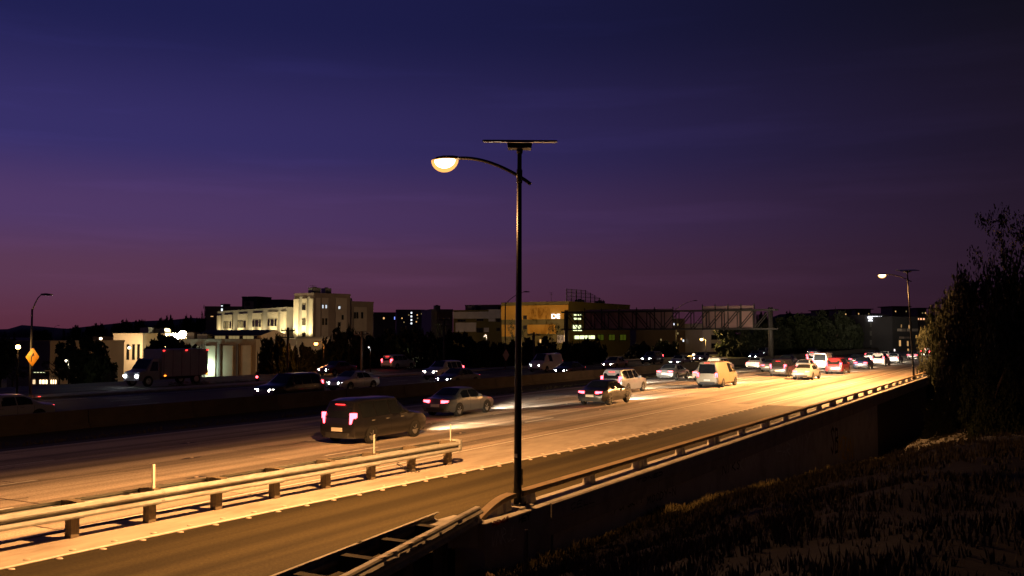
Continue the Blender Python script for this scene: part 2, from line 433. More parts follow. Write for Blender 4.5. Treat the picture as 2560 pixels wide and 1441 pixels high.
# tar patches on the slabs around those markers
TAR = mat('tar_patch', (0.018, 0.017, 0.016), 0.6, var=0.3)
for ln in range(1, 4):
    for i in range(7):
        c = (-(LANE0 + ln * LW), -6 + ln * 3.1 + i * 14.6 - 5.8)
        b = MB(); pts = []
        for a in range(14):
            t = a * 2 * math.pi / 14; r = 1 + random.uniform(-.25, .25)
            pts.append((c[0] + 0.11 * r * math.cos(t), c[1] + 0.42 * r * math.sin(t), 0.0095))
        b.quad(*pts); b.build('tar_patch', TAR, near)
random.seed(77)                               # tar-sealed cracks wandering over the slabs
for i in range(16):
    x = -random.uniform(19.5, 32.5); y = random.uniform(8, 60); a = random.choice((0, 0, 1)); b = MB(); P_ = []
    d = Vector((random.uniform(-.25, .25), 1, 0)) if a else Vector((1, random.uniform(-.5, .5), 0)); d.normalize(); p = Vector((x, y, .0125 + .0006 * (i % 5)))
    for q in range(random.randint(7, 16)):
        P_.append(p.copy()); d = (d + Vector((random.uniform(-.5, .5), random.uniform(-.5, .5), 0))).normalized(); p = p + d * random.uniform(.12, .3)
    for q in range(len(P_) - 1):
        e = (P_[q + 1] - P_[q]).normalized(); nn = Vector((-e.y, e.x, 0)) * random.uniform(.012, .026); b.quad(P_[q] - nn, P_[q + 1] - nn, P_[q + 1] + nn, P_[q] + nn)
    b.build('crack_seal', TAR, near)
# median, barrier, far carriageway, kerb, frontage street
median = struct(slab_sheet('median_strip', 34.2, 40.0, S0, S1, -0.3, 0.0, SOIL))
far = struct(slab_sheet('far_carriageway', 40.0, 58.0, S0, S1, -0.3, 0.0, ASPH2))
line(far, 40.9, 41.05, S0, S1, 0.004)
line(far, 56.2, 56.35, S0, S1, 0.004)
for ln in range(1, 4):
    for i in range(18):
        inst('lane_dash', dash_m, far, (-(41.2 + ln * 3.7), -10 + ln * 2.3 + i * 14.6, 0.004))
walk = struct(slab_sheet('far_pavement', 58.0, 60.4, S0, S1, -0.3, 0.14, mat('kerb_concrete', (0.36, 0.35, 0.29), 0.85, var=0.2, scale=1.5, stain=(0.17, 0.16, 0.13), stain_scale=1.0)))
verge = struct(slab_sheet('planted_verge', 60.4, 62.4, S0, S1, -0.3, 0.10, SOIL))
front = struct(slab_sheet('frontage_street', 62.4, 73.4, S0, S1, -0.3, 0.0, ASPH2))
line(front, 67.8, 67.92, S0, 300, 0.004, mat('yellow_paint', (0.55, 0.36, 0.05), 0.7))
# concrete median barrier, cast in lengths
bar = thing('median_barrier', 'long low concrete barrier between the two carriageways', 'barrier', RC(38.6, 0))
pb = MB()
sec = [(-.30, 0), (.30, 0), (.30, .08), (.17, .26), (.11, .84), (-.11, .84), (-.17, .26), (-.30, .08)]
pb.loft([[(x, 0, z) for x, z in sec], [(x, 6.06, z) for x, z in sec]])
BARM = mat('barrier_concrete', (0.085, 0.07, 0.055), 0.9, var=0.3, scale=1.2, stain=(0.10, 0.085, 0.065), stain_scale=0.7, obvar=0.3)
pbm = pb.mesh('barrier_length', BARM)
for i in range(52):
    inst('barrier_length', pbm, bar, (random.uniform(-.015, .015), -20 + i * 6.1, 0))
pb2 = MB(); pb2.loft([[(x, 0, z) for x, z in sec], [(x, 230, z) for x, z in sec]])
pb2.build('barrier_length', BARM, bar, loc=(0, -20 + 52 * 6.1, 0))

# ------------------------------------------------------------------ bridge parapet with rail
PAR_O, PAR_I, PAR_C = 10.15, 10.75, 10.45       # outer face, inner face, centre line
PS0, PS1 = 16.9, 150.0
par = thing('bridge_parapet', 'weathered concrete bridge parapet with low rail and graffiti covered outer wall', 'parapet')
CT = 0.45
b = MB()
secp = [(-PAR_I, -0.28), (-PAR_O + 0.09, -0.28), (-PAR_O + 0.09, 0.02), (-PAR_O + 0.12, 0.05), (-PAR_O + 0.12, CT - 0.03), (-PAR_O + 0.09, CT), (-PAR_I + 0.05, CT), (-PAR_I, CT - 0.05)]
stops = [19.55]
while stops[-1] < PS1: stops.append(stops[-1] + 6.8)
for i in range(len(stops) - 1):                  # the edge beam is cast in lengths with open joints
    c = MB(); c.loft([[(x, stops[i] + 0.012, z) for x, z in secp], [(x, stops[i + 1] - 0.012, z) for x, z in secp]]); c.build('edge_beam', PARA, par)
c = MB()                                          # end block that runs down into the slope
c.box(-PAR_I, -PAR_O + 0.115, PS0, 19.53, -1.35, CT - 0.002); c.build('end_block', PARA, par, bevel=0.02)
c = MB(); c.box(-PAR_I + 0.02, -PAR_O + 0.14, PS0 - 0.30, PS0 - 0.004, -1.2, CT + 0.04); c.build('end_pilaster', PARA, par, bevel=0.02)
c = MB()                                          # low tapering transition block left of the curved rail end
c.loft([[(-PAR_I + 0.0, 15.3, 0.20), (-PAR_I + 0.30, 15.3, 0.20), (-PAR_I + 0.30, 15.3, 0.62), (-PAR_I, 15.3, 0.62)],
        [(-PAR_I, PS0 - 0.31, 0.0), (-PAR_O, PS0 - 0.31, 0.0), (-PAR_O, PS0 - 0.31, CT + 0.15), (-PAR_I, PS0 - 0.31, CT + 0.15)]])
c.build('transition_block', PARA, par, bevel=0.02)
WALLX = -PAR_O - 0.02
PWALL = mat('brightened_paint_concrete', (0.66, 0.64, 0.60), 0.85, var=0.14, scale=1.1, bump=0.3, bscale=30, stain=(0.33, 0.31, 0.28), stain_scale=0.6)  # buff paint-over, colour lightened in place of missing ambient light
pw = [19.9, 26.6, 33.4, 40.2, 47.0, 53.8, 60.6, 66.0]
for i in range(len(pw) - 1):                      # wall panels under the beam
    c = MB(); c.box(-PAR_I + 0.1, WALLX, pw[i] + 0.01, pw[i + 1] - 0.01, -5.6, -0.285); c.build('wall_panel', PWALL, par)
c = MB(); c.box(-PAR_I + 0.1, WALLX - 0.15, 66.0, PS1, -6.5, -0.285); tag(c.build('wall_panel', mat('shade_dark_concrete', (.09, .085, .08), .9), par), 'dark stretch of wall beyond the painted panels', None)  # darker colour paints the shade past the end of the pale wall
# rail posts and rail
RZ0, RZ1 = 0.70, 0.80
posts = [19.05 + 3.42 * i for i in range(38)]
pm = MB()
pm.loft([[(-.13, -.16, 0), (.12, -.16, 0), (.12, .16, 0), (-.13, .16, 0)], [(-.10, -.11, RZ0 - CT), (.10, -.11, RZ0 - CT), (.10, .11, RZ0 - CT), (-.10, .11, RZ0 - CT)]])
pmm = pm.mesh('rail_post', PARA)
for i, s in enumerate(posts):
    if i % 2 == 0:
        for d in (-0.2, 0.2): inst('rail_post', pmm, par, (-PAR_C, s + d, CT), (0, 0, 0), (1, 0.85, 1))
    else: inst('rail_post', pmm, par, (-PAR_C, s, CT))
for d in (-0.62, -0.98): inst('rail_post', pmm, par, (-PAR_C, 18.75 + d, CT), (0, 0, 0), (1, 0.9, 1))
rs = [(-.12, RZ0), (.12, RZ0), (.13, RZ0 + .03), (.12, RZ1), (-.12, RZ1), (-.13, RZ0 + .03)]
RAILM = mat('rail_concrete', (0.27, 0.205, 0.13), 0.8, var=0.25, scale=2, bump=0.3, bscale=25, stain=(0.18, 0.14, 0.09), stain_scale=1.4)
for i in range(0, len(posts) - 2, 2):
    c = MB(); c.loft([[(-PAR_C + x, posts[i] - 0.32 if i == 0 else posts[i] + 0.01, z) for x, z in rs], [(-PAR_C + x, posts[i + 2] - 0.01, z) for x, z in rs]]); c.build('rail', RAILM, par)
c = MB(); secs = []
for q in range(11):                               # curved end of the rail, sweeping down to the end block
    a = q / 10; s = 18.45 - 1.55 * a; z = (RZ1 - 0.05) - 0.36 * (1 - math.cos(a * math.pi / 2)) ** 1.15
    w = 1 - 0.25 * a
    secs.append([(-PAR_C + x * w, s, z + (zz - RZ0 - 0.05)) for x, zz in rs])
c.loft(secs); c.build('curved_rail_end', RAILM, par, smooth=False)
# blister that carries the lamp
c = MB(); c.box(-PAR_C - 0.26, -PAR_C + 0.26, 18.42, 19.02, CT - 0.3, CT + 0.05); c.build('lamp_plinth', PARA, par, bevel=0.02)

# graffiti: strokes of spray paint 3 mm off the wall
GL = {'A': [[(0, 0), (.5, 1), (1, 0)], [(.2, .4), (.8, .4)]], 'B': [[(0, 0), (0, 1), (.7, .9), (.7, .6), (0, .5), (.8, .4), (.8, .1), (0, 0)]], 'C': [[(.9, .85), (.5, 1), (.1, .7), (.1, .3), (.5, 0), (.9, .15)]],
      'D': [[(0, 0), (0, 1), (.6, .9), (.85, .5), (.6, .1), (0, 0)]], 'E': [[(.9, 1), (0, 1), (0, 0), (.9, 0)], [(0, .5), (.7, .5)]], 'I': [[(.4, 0), (.4, 1)]], 'J': [[(.8, 1), (.8, .2), (.4, 0), (.1, .2)]],
      'K': [[(0, 0), (0, 1)], [(.9, 1), (0, .45), (.9, 0)]], 'L': [[(0, 1), (0, 0), (.8, 0)]], 'M': [[(0, 0), (.1, 1), (.5, .4), (.9, 1), (1, 0)]], 'N': [[(0, 0), (0, 1), (.9, 0), (.9, 1)]],
      'O': [[(.5, 1), (.1, .75), (.1, .25), (.5, 0), (.9, .25), (.9, .75), (.5, 1)]], 'P': [[(0, 0), (0, 1), (.8, .85), (.8, .6), (0, .45)]], 'R': [[(0, 0), (0, 1), (.8, .85), (.7, .55), (0, .45), (.9, 0)]],
      'S': [[(.9, .85), (.5, 1), (.1, .8), (.8, .3), (.5, 0), (.1, .15)]], 'T': [[(0, 1), (1, 1)], [(.5, 1), (.5, 0)]], 'V': [[(0, 1), (.5, 0), (1, 1)]], 'Y': [[(0, 1), (.5, .5), (1, 1)], [(.5, .5), (.5, 0)]],
      'Z': [[(0, 1), (1, 1), (0, 0), (1, 0)]], 'H': [[(0, 0), (0, 1)], [(.9, 0), (.9, 1)], [(0, .5), (.9, .5)]], 'F': [[(0, 0), (0, 1), (.9, 1)], [(0, .5), (.7, .5)]], '-': [[(.2, .5), (.8, .5)]], '+': [[(.1, .5), (.9, .5)], [(.5, .1), (.5, .9)]]}
def ribbon(b, pts, w, x):
    for i in range(len(pts) - 1):
        a, c = Vector((0, *pts[i])), Vector((0, *pts[i + 1])); d = c - a
        if d.length < 1e-5: continue
        d.normalize(); nn = Vector((0, -d.z, d.y)) * w / 2; e = d * w * 0.4
        q = [a - nn - e, c - nn + e, c + nn + e, a + nn - e]
        b.quad(*[(x, v.y, v.z) for v in q])
GN = [0]
def graffiti(txt, p0, p1, hpx, colr, w=0.035, x=WALLX + 0.004, name='graffiti', lean=0.1, par_=None):
    """txt written on the wall from pixel p0 to p1 (baseline), letters hpx pixels tall"""
    A = wallp(*p0, x); B_ = wallp(*p1, x); H = wallp(p0[0], p0[1] - hpx, x)
    hh = H.z - A.z; nL = len(txt); step = (B_.y - A.y) / nL; dz = (B_.z - A.z) / nL
    b = MB()
    for i, ch in enumerate(txt):
        if ch not in GL: continue
        for j, st in enumerate(GL[ch]):
            pts = []
            for u, v in st:
                u2 = u + random.uniform(-.07, .07); v2 = v + random.uniform(-.07, .07)
                pts.append((A.y + step * (i + 0.82 * u2 + lean * v2), A.z + dz * (i + u2) + hh * v2))
            ribbon(b, pts, w * random.uniform(.8, 1.2), x + 0.0007 * ((i * 3 + j) % 5) + 0.004 * (GN[0] % 3))
    GN[0] += 1
    m = mat('spray_%d_%d_%d' % tuple(int(c * 100) for c in colr), colr, 0.8, var=0.35, scale=9)
    return b.build(name, m, par_ or par)
WHT, BLK, RED, YEL, PUR, LGR = (.85, .86, .82), (.015, .015, .015), (.38, .03, .03), (.85, .60, .05), (.09, .05, .22), (.85, .86, .82)
random.seed(11)
EBX = -PAR_O + 0.125
graffiti('MORENOS', (1217, 1322), (1272, 1302), 11, RED, 0.03, EBX)
graffiti('VNRJL', (1226, 1368), (1292, 1348), 38, LGR, 0.018, EBX, lean=.3)
graffiti('HEY', (1297, 1308), (1325, 1298), 16, BLK, 0.03, EBX)
graffiti('MOODYKID', (1466, 1281), (1532, 1256), 22, LGR, 0.025)
graffiti('BERNS', (1545, 1256), (1590, 1240), 24, BLK, 0.035)
graffiti('RIP-JBEAR', (1592, 1230), (1700, 1196), 20, BLK, 0.035)
graffiti('FOPSKIT', (1537, 1282), (1608, 1254), 16, BLK, 0.035)
graffiti('MOODY-N', (1617, 1262), (1690, 1236), 20, BLK, 0.03)
graffiti('RED', (1698, 1205), (1740, 1190), 16, RED, 0.03)
graffiti('NS', (1338, 1330), (1362, 1326), 24, PUR, 0.03)
graffiti('KB', (1360, 1330), (1388, 1324), 36, BLK, 0.07)
graffiti('PK', (1410, 1306), (1436, 1298), 26, PUR, 0.03)
graffiti('CELL', (1425, 1276), (1490, 1254), 16, BLK, 0.02, EBX)
graffiti('TONED', (1590, 1210), (1660, 1186), 9, BLK, 0.03, EBX)
graffiti('NIKS', (1805, 1186), (1852, 1170), 24, BLK, 0.05)
graffiti('KYVK', (1850, 1178), (1895, 1162), 30, LGR, 0.05)
graffiti('HAR', (1942, 1145), (1978, 1138), 32, WHT, 0.06)
graffiti('VTY', (1985, 1125), (2026, 1112), 32, WHT, 0.07)
graffiti('HIMI', (2040, 1072), (2070, 1062), 20, WHT, 0.14)
graffiti('SB', (2077, 1134), (2098, 1130), 62, BLK, 0.16)
graffiti('MZAN', (2097, 1142), (2134, 1148), 52, YEL, 0.14)
# ------------------------------------------------------------------ solar lamp posts
def lamp_post(label, off, s, h, tilt=0.0, name='solar_street_lamp', energy=11500, group=None, zb=CT + 0.05):
    t = thing(name, label, 'street lamp', RC(off, s, zb), 0)
    t.rotation_euler = (0, tilt, 0)
    if group: t['group'] = group
    b = MB(); b.tube([(0, 0, 0), (0, 0, 0.5), (0, 0, h * 0.5), (0, 0, h)], [0.092, 0.088, 0.072, 0.048], 14); b.build('pole', BLACKM, t, True)
    b = MB(); b.box(-.17, .17, -.17, .17, 0, .025); b.build('base_plate', BLACKM, t)
    for dx in (-.13, .13):
        for dy in (-.13, .13):
            b = MB(); b.tube([(dx, dy, .02), (dx, dy, .075)], .018, 6); b.build('anchor_bolt', GREYM, t)
    b = MB(); b.box(-.05, .05, .075, .15, 0.42, 0.78); b.build('hand_hole_cover', BLACKM, t, bevel=0.008)
    b = MB(); b.box(-.035, .035, -.094, -.088, 1.05, 1.13); b.build('number_plate', mat('plate_grey', (.4, .4, .42), .5), t)
    # arm: arcs from just behind the pole out over the road, across -x
    pts = []
    for q in range(15):
        a = q / 14
        x = 0.28 - 1.95 * a; z = h - 0.76 + 0.74 * math.sin(a * math.pi / 2 * 0.98) ** 0.9
        pts.append((x, 0, z))
    b = MB(); b.tube(pts, [0.040] * 15, 10); arm = b.build('arm', BLACKM, t, True)
    b = MB(); b.tube([(0, 0, h - .72), (0, 0, h - .42)], .068, 12); b.build('arm_clamp', BLACKM, t, True)
    # solar panel with battery box
    b = MB(); b.box(-.50, .50, -.82, .82, -.02, .02); pn = b.build('solar_panel', BLACKM, t, loc=(0, 0, h + .22))
    pn.rotation_euler = (0, R(-9.5), YAW + R(90))
    for i in range(6):
        for j in range(4):
            c = MB(); c.box(-.47 + j * .236, -.47 + j * .236 + .225, -.77 + i * .258, -.77 + i * .258 + .247, .0205, .023); c.build('solar_cell', GLASS, pn)
    b = MB(); b.loft([[(-.16, -.26, h + .05), (.16, -.26, h + .05), (.16, .26, h + .05), (-.16, .26, h + .05)], [(-.17, -.28, h + .158), (.17, -.28, h + .158), (.17, .28, h + .158), (-.17, .28, h + .158)]])
    bx = b.build('battery_box', BLACKM, t); bx.rotation_euler = (0, 0, YAW + R(90))
    b = MB(); b.tube([(0, 0, h - .05), (0, 0, h + .07)], .07, 10); b.build('panel_bracket', BLACKM, t, True)
    # lamp head
    ex, ez = pts[-1][0], pts[-1][2]
    hd = MB(); secs = []
    for u, w, hh in ((0.02, .05, .04), (-.12, .10, .07), (-.34, .15, .085), (-.52, .14, .07), (-.64, .07, .035)):
        secs.append([(ex + u, w * math.cos(a * math.pi / 6), ez + 0.01 + hh * max(-0.35, math.sin(a * math.pi / 6))) for a in range(12)])
    hd.loft(secs); head = hd.build('lamp_head', BLACKM, t, True)
    ln = MB(); secs = []
    for q in range(6):
        a = q / 5 * math.pi / 2
        secs.append([(ex - .34 + .27 * math.cos(a) * math.cos(c * math.pi / 8), .17 * math.cos(a) * math.sin(c * math.pi / 8), ez - .015 - .19 * math.sin(a)) for c in range(16)])
    ln.loft(secs); ln.build('lens', LENS_ORANGE, head, True)
    rf_ = MB(); secs = []  # added bowl, wider than the lens, glows in place of the halo
    for q in range(7):
        a = q / 6 * math.pi / 2
        secs.append([(ex - .34 + .35 * math.cos(a) * math.cos(c * math.pi / 8), .24 * math.cos(a) * math.sin(c * math.pi / 8), ez - .012 - .29 * math.sin(a)) for c in range(16)])
    rf_.loft(secs, cap=False); rf_.build('halo_bowl', HALO, head, True)
    lamp('lamp_light', 'POINT', (ex - .34, 0, ez - .36), energy, (1.0, 0.455, 0.145), t, size=0.06)
    lo = [c for c in t.children if c.type == 'LIGHT'][0].data; lo.use_nodes = True       # luminaire optics: throws sideways along the road, little behind
    nt = lo.node_tree; em = nt.nodes['Emission']; ge = nt.nodes.new('ShaderNodeNewGeometry'); sp = nt.nodes.new('ShaderNodeSeparateXYZ'); nt.links.new(ge.outputs['Incoming'], sp.inputs[0])
    def mth(op, a, b_=None, c=None):
        n_ = nt.nodes.new('ShaderNodeMath'); n_.operation = op
        for i_, v_ in enumerate((a, b_, c)):
            if v_ is None: continue
            if isinstance(v_, (int, float)): n_.inputs[i_].default_value = v_
            else: nt.links.new(v_, n_.inputs[i_])
        return n_.outputs[0]
    dn = mth('MULTIPLY', sp.outputs['Z'], -1.0); cs = mth('MAXIMUM', dn, .20)
    bat = mth('MINIMUM', mth('POWER', cs, -1.55), 8.0)
    back = nt.nodes.new('ShaderNodeMapRange'); back.inputs[1].default_value = -.05; back.inputs[2].default_value = .40; back.inputs[3].default_value = 1.0; back.inputs[4].default_value = .03
    nt.links.new(mth('MULTIPLY', sp.outputs['X'], SGN), back.inputs[0])
    cut = nt.nodes.new('ShaderNodeMapRange'); cut.interpolation_type = 'SMOOTHSTEP'; cut.inputs[1].default_value = 1.2; cut.inputs[2].default_value = 2.1; cut.inputs[3].default_value = 1.0; cut.inputs[4].default_value = .03
    nt.links.new(mth('DIVIDE', mth('MULTIPLY', sp.outputs['X'], -SGN), cs), cut.inputs[0])
    hor = nt.nodes.new('ShaderNodeMapRange'); hor.interpolation_type = 'SMOOTHSTEP'; hor.inputs[1].default_value = .10; hor.inputs[2].default_value = .40; hor.inputs[3].default_value = .0; hor.inputs[4].default_value = 1.0
    nt.links.new(dn, hor.inputs[0])
    nt.links.new(mth('ADD', .006, mth('MULTIPLY', hor.outputs[0], mth('MULTIPLY', mth('MULTIPLY', bat, back.outputs[0]), cut.outputs[0]))), em.inputs['Strength'])
    return t
SGN = 1.0
lamp_post('tall black solar street lamp glowing orange in the middle foreground', 10.45, 18.72, 7.88, R(0.4))
lamp_post('farther solar street lamp glowing orange beside the roadside tree', 10.4, 86.5, 8.9, R(-2.2), energy=36000)

# ------------------------------------------------------------------ W-beam guardrails
WSEC = [(0.0, -.155), (.030, -.155), (.092, -.128), (.098, -.098), (.030, -.050), (.012, 0), (.016, .028), (.092, .052), (.098, .082), (.040, .128), (.012, .155)]
def wbeam(mb, path, side, zc):
    """path: list of (x, y); side +1/-1: which way the corrugation faces"""
    secs = []; P = [Vector((x, y, 0)) for x, y in path]
    for i, p in enumerate(P):
        d = (P[min(i + 1, len(P) - 1)] - P[max(i - 1, 0)]).normalized(); nn = Vector((d.y, -d.x, 0)) * side
        out = [p + nn * u + Vector((0, 0, zc + v)) for u, v in WSEC]
        inn = [p + nn * (u - 0.006) + Vector((0, 0, zc + v)) for u, v in reversed(WSEC)]
        secs.append(out + inn)
    mb.loft(secs); return mb
def gr_line(s): return 18.12 - 0.050 * (s - 13.1)
gr1 = thing('double_guardrail', 'double faced steel guardrail on timber posts ending at the gore', 'guardrail')
GS1, GSP = 26.55, 1.905
ZC = 0.60; HW = 0.27
gposts = [GS1 - GSP * i for i in range(13)]
boltm = MB().tube([(0, 0, 0), (.012, 0, 0)], .018, 6).mesh('bolt', GREYM)
postm = MB().box(-.10, .10, -.10, .10, -0.35, .79).mesh('post', WOOD)
blockm = MB().box(-.075, .075, -.10, .10, -.18, .18).mesh('block', WOOD)
for s in gposts:
    o = gr_line(s)
    inst('post', postm, gr1, (-o, s, 0), (0, 0, random.uniform(-.05, .05)))
    for sg in (-1, 1): inst('block', blockm, gr1, (-o + sg * 0.178, s, ZC), (0, 0, random.uniform(-.03, .03)))
for sg in (1, -1):
    e = GS1 + 0.2; ends = [e] + [gposts[i] for i in range(2, 13, 2)] + [gposts[-1] - 3]
    for i in range(len(ends) - 1):
        a, b_ = ends[i] + (0.14 if i else 0), ends[i + 1]
        path = []
        for q in range(9):
            s = a + (b_ - a) * q / 8
            path.append((-gr_line(s) + sg * (HW + 0.004 * (i % 2)), s))
        m = MB(); wbeam(m, path, -sg, ZC); bm_ = m.build('beam', GALV, gr1)
        for s in (b_ + 0.05, b_ + 0.10):
            for dz in (-.085, .085):
                inst('bolt', boltm, bm_, (-gr_line(s) + sg * (HW + .08), s, ZC + dz), (0, 0, 0 if sg > 0 else math.pi))
# rounded end cap joining the two beams
path = []
c0 = -gr_line(GS1 + 0.18)
for q in range(13):
    a = math.pi * q / 12; path.append((c0 + 0.30 * math.cos(a), GS1 + 0.14 + 0.42 * math.sin(a)))
m = MB(); secs = []
P = [Vector((x, y, 0)) for x, y in path]
for i, p in enumerate(P):
    d = (P[min(i + 1, 12)] - P[max(i - 1, 0)]).normalized(); nn = Vector((d.y, -d.x, 0))
    hgt = [-.17, -.10, 0, .10, .17]
    secs.append([p + nn * (0.055 if abs(v) < .15 else .04) + Vector((0, 0, ZC + v)) for v in hgt] + [p + nn * 0.03 + Vector((0, 0, ZC + v)) for v in reversed(hgt)])
m.loft(secs); m.build('end_cap', GALV, gr1, True)
# white delineator paddles on some posts
for i, lean in ((0, .07), (2, .0), (6, .03)):
    s = gposts[i]; o = gr_line(s)
    d = MB(); d.loft([[(-.012, -.06, 0), (.012, -.06, 0), (.012, .06, 0), (-.012, .06, 0)], [(-.012, -.055, .62), (.012, -.055, .62), (.012, .055, .62), (-.012, .055, .62)]])
    p = d.build('delineator', WHITEP, gr1, loc=(-o + 0.12, s, ZC + .1)); p.rotation_euler = (0, 0, R(25) ); p.rotation_euler[0] = lean
# chain hanging at the second post
ch = MB()
for q in range(13):
    a = q / 12
    p = Vector((-gr_line(24.65) + .33, 23.5 + 1.1 * a, 0.40 - .34 * a - .10 * math.sin(a * math.pi)))
    ch.tube([p + Vector((.03 * math.cos(t * math.pi / 4) * (1 if q % 2 else .3), .055 * math.sin(t * math.pi / 4), .03 * math.cos(t * math.pi / 4) * (.3 if q % 2 else 1))) for t in range(9)], .011, 5)
ch.build('chain', DARKM, gr1)

# guardrail in the foreground, tied into the parapet
gr2 = thing('flared_guardrail', 'spray painted guardrail with timber blocks running into the parapet end', 'guardrail')
def fl_in(s): return 10.62 - 0.13 * (15.6 - s)
def fl_out(s): return 10.10 - 0.215 * (16.0 - s)
GALV2 = mat('dirty_galvanised_steel', (0.34, 0.33, 0.29), 0.6, 0.3, var=0.3, scale=3, stain=(.08, .08, .075), stain_scale=1.6)
ZC2 = 0.60
DWOOD = mat('shade_dark_timber', (.040, .033, .020), .9, var=.4, scale=5, bump=.6, bscale=20)  # timber colour darkened for the shade between the beams
for f, sg, e, nm in ((fl_in, 1, 15.9, 'road_side_beam'), (fl_out, 1, 16.8, 'outer_beam')):
    ends = [e, 12.9, 9.1, 5.3, 1.5] if f is fl_in else [e, 14.9, 11.1, 7.3, 3.5]
    for i in range(len(ends) - 1):
        a, b_ = ends[i] + (0.14 if i else 0), ends[i + 1]
        path = [(-f(a + (b_ - a) * q / 6) + .004 * (i % 2), a + (b_ - a) * q / 6) for q in range(7)]
        m = MB(); wbeam(m, path, 1 if f is fl_in else -1, ZC2)
        if f is fl_out:     # a rolled top edge that shows as a wide lip from above
            lip = [Vector((x, y, ZC2 + .165)) for x, y in path]
            secs = [[p + Vector((-.085, 0, .012)), p + Vector((.02, 0, .016)), p + Vector((.045, 0, -.012)), p + Vector((.02, 0, .004)), p + Vector((-.085, 0, 0))] for p in lip]
            m.loft(secs)
        else:
            lip = [Vector((x, y, ZC2 + .165)) for x, y in path]
            secs = [[p + Vector((-.04, 0, .010)), p + Vector((.02, 0, .010)), p + Vector((.02, 0, 0)), p + Vector((-.04, 0, 0))] for p in lip]
            m.loft(secs)
        bo = m.build(nm, GALV2, gr2)
        for s in (b_ + 0.07, b_ + 0.13):
            for dz in (-.085, .085): inst('bolt', boltm, bo, (-f(s) + (.078 if f is fl_out else -.09), s, ZC2 + dz))
for i in range(8):
    s = 15.0 - 1.30 * i
    o0, o1 = fl_out(s) + .02, fl_in(s) - .02
    m = MB(); m.box(-(o0 + .20), -o0 - .005, s - .10, s + .10, -1.2, ZC2 + .12); m.build('post', DWOOD, gr2)
    m = MB(); m.box(-o1, -(o0 + .205), s - .09, s + .09, ZC2 - .16, ZC2 + .10); m.build('block', DWOOD, gr2)
random.seed(5)                               # spray paint marks on the outer beam
m = MB()
for i in range(46):
    s = random.uniform(9.5, 15.5); x = -fl_out(s) + .092
    z = ZC2 + random.choice((-.10, -.085, .085, .10, .11)) + random.uniform(-.02, .02); w = random.uniform(.05, .22); h = random.uniform(.012, .03)
    m.quad((x, s, z - h), (x + .0, s + w, z - h), (x, s + w, z + h), (x, s, z + h))
tag(m.build('paint_marks', mat('paint_mark', (.34, .36, .36), .7, var=.4, scale=8), gr2), None, None, kind='stuff')
for i, s in enumerate((12.15, 12.55, 13.15, 13.75)):
    x = -fl_out(s)
    m = MB(); z = ZC2 + .165 + .0185; m.quad((x - .08, s, z), (x + .018, s, z), (x + .018, s + .26, z), (x - .08, s + .22, z)); m.build('paint_patch', mat('pale_paint', (.62, .56, .46), .7), gr2)
# leaning timber stake in the weeds
m = MB(); m.tube([(0, 0, -.25), (.02, 0, .5), (.03, 0, .95)], [.05, .045, .04], 7)
st = m.build('timber_stake', WOOD, loc=(*gp(1312, 1425, -0.15)[:2], hill_z(-gp(1312, 1425, -0.15)[0], gp(1312, 1425, -0.15)[1]) - .05))
tag(st, 'short weathered timber stake standing in the weeds below the lamp', 'stake')
# concrete rubble at the bottom of the slope
for i, (px, py, lab) in enumerate(((1152, 1432, 'rounded brown boulder at the bottom edge under the guardrail'), (1205, 1436, 'smaller brown boulder beside the larger one at the bottom edge'))):
    p = gp(px, py, -0.45); m = MB(); secs = []
    for a in range(5):
        t = a / 4 * math.pi / 2
        secs.append([(math.cos(t) * (.34 + .05 * math.sin(c * 2.1 + i)) * math.cos(c * .628), math.cos(t) * (.28 + .04 * math.sin(c * 3 + i)) * math.sin(c * .628), .26 * math.sin(t)) for c in range(10)])
    m.loft(secs); q = m.build('boulder', mat('boulder_stone', (.16, .10, .06), .9, var=.3, scale=4, bump=.5), smooth=True, loc=(p.x, p.y, hill_z(-p.x, p.y) - .04)); tag(q, lab, 'boulder')

# ------------------------------------------------------------------ vehicles (standing where the photo's traffic runs)
def prof(pts, x):
    for (a, b), (c, d) in zip(pts, pts[1:]):
        if a <= x <= c: return b + (d - b) * (x - a) / (c - a)
    return pts[0][1] if x < pts[0][0] else pts[-1][1]
def carpaint(name, col): return mat('paint_' + name, col, 0.3, 0.15, var=0.05, spec=0.5, coat=0.6)
wheel_t = MB()
def ringy(r, y, n=18): return [(0 + r * math.cos(2 * math.pi * a / n), y, r * math.sin(2 * math.pi * a / n)) for a in range(n)]
wheel_t.loft([ringy(.20, -.10), ringy(.31, -.11), ringy(.335, -.08), ringy(.335, .08), ringy(.31, .11), ringy(.20, .10)], cap=False)
WT = wheel_t.mesh('tyre', RUBBER, True)
wr = MB(); wr.loft([ringy(.205, -.085), ringy(.205, .085)])
for a in range(5):
    t = a * 2 * math.pi / 5
    for y in (-.096, .096): wr.beam((0.05 * math.cos(t), y, .05 * math.sin(t)), (.19 * math.cos(t), y, .19 * math.sin(t)), .02, .05, Vector((0, 1, 0)))
WR = wr.mesh('rim', ALLOY)
BODY = {}
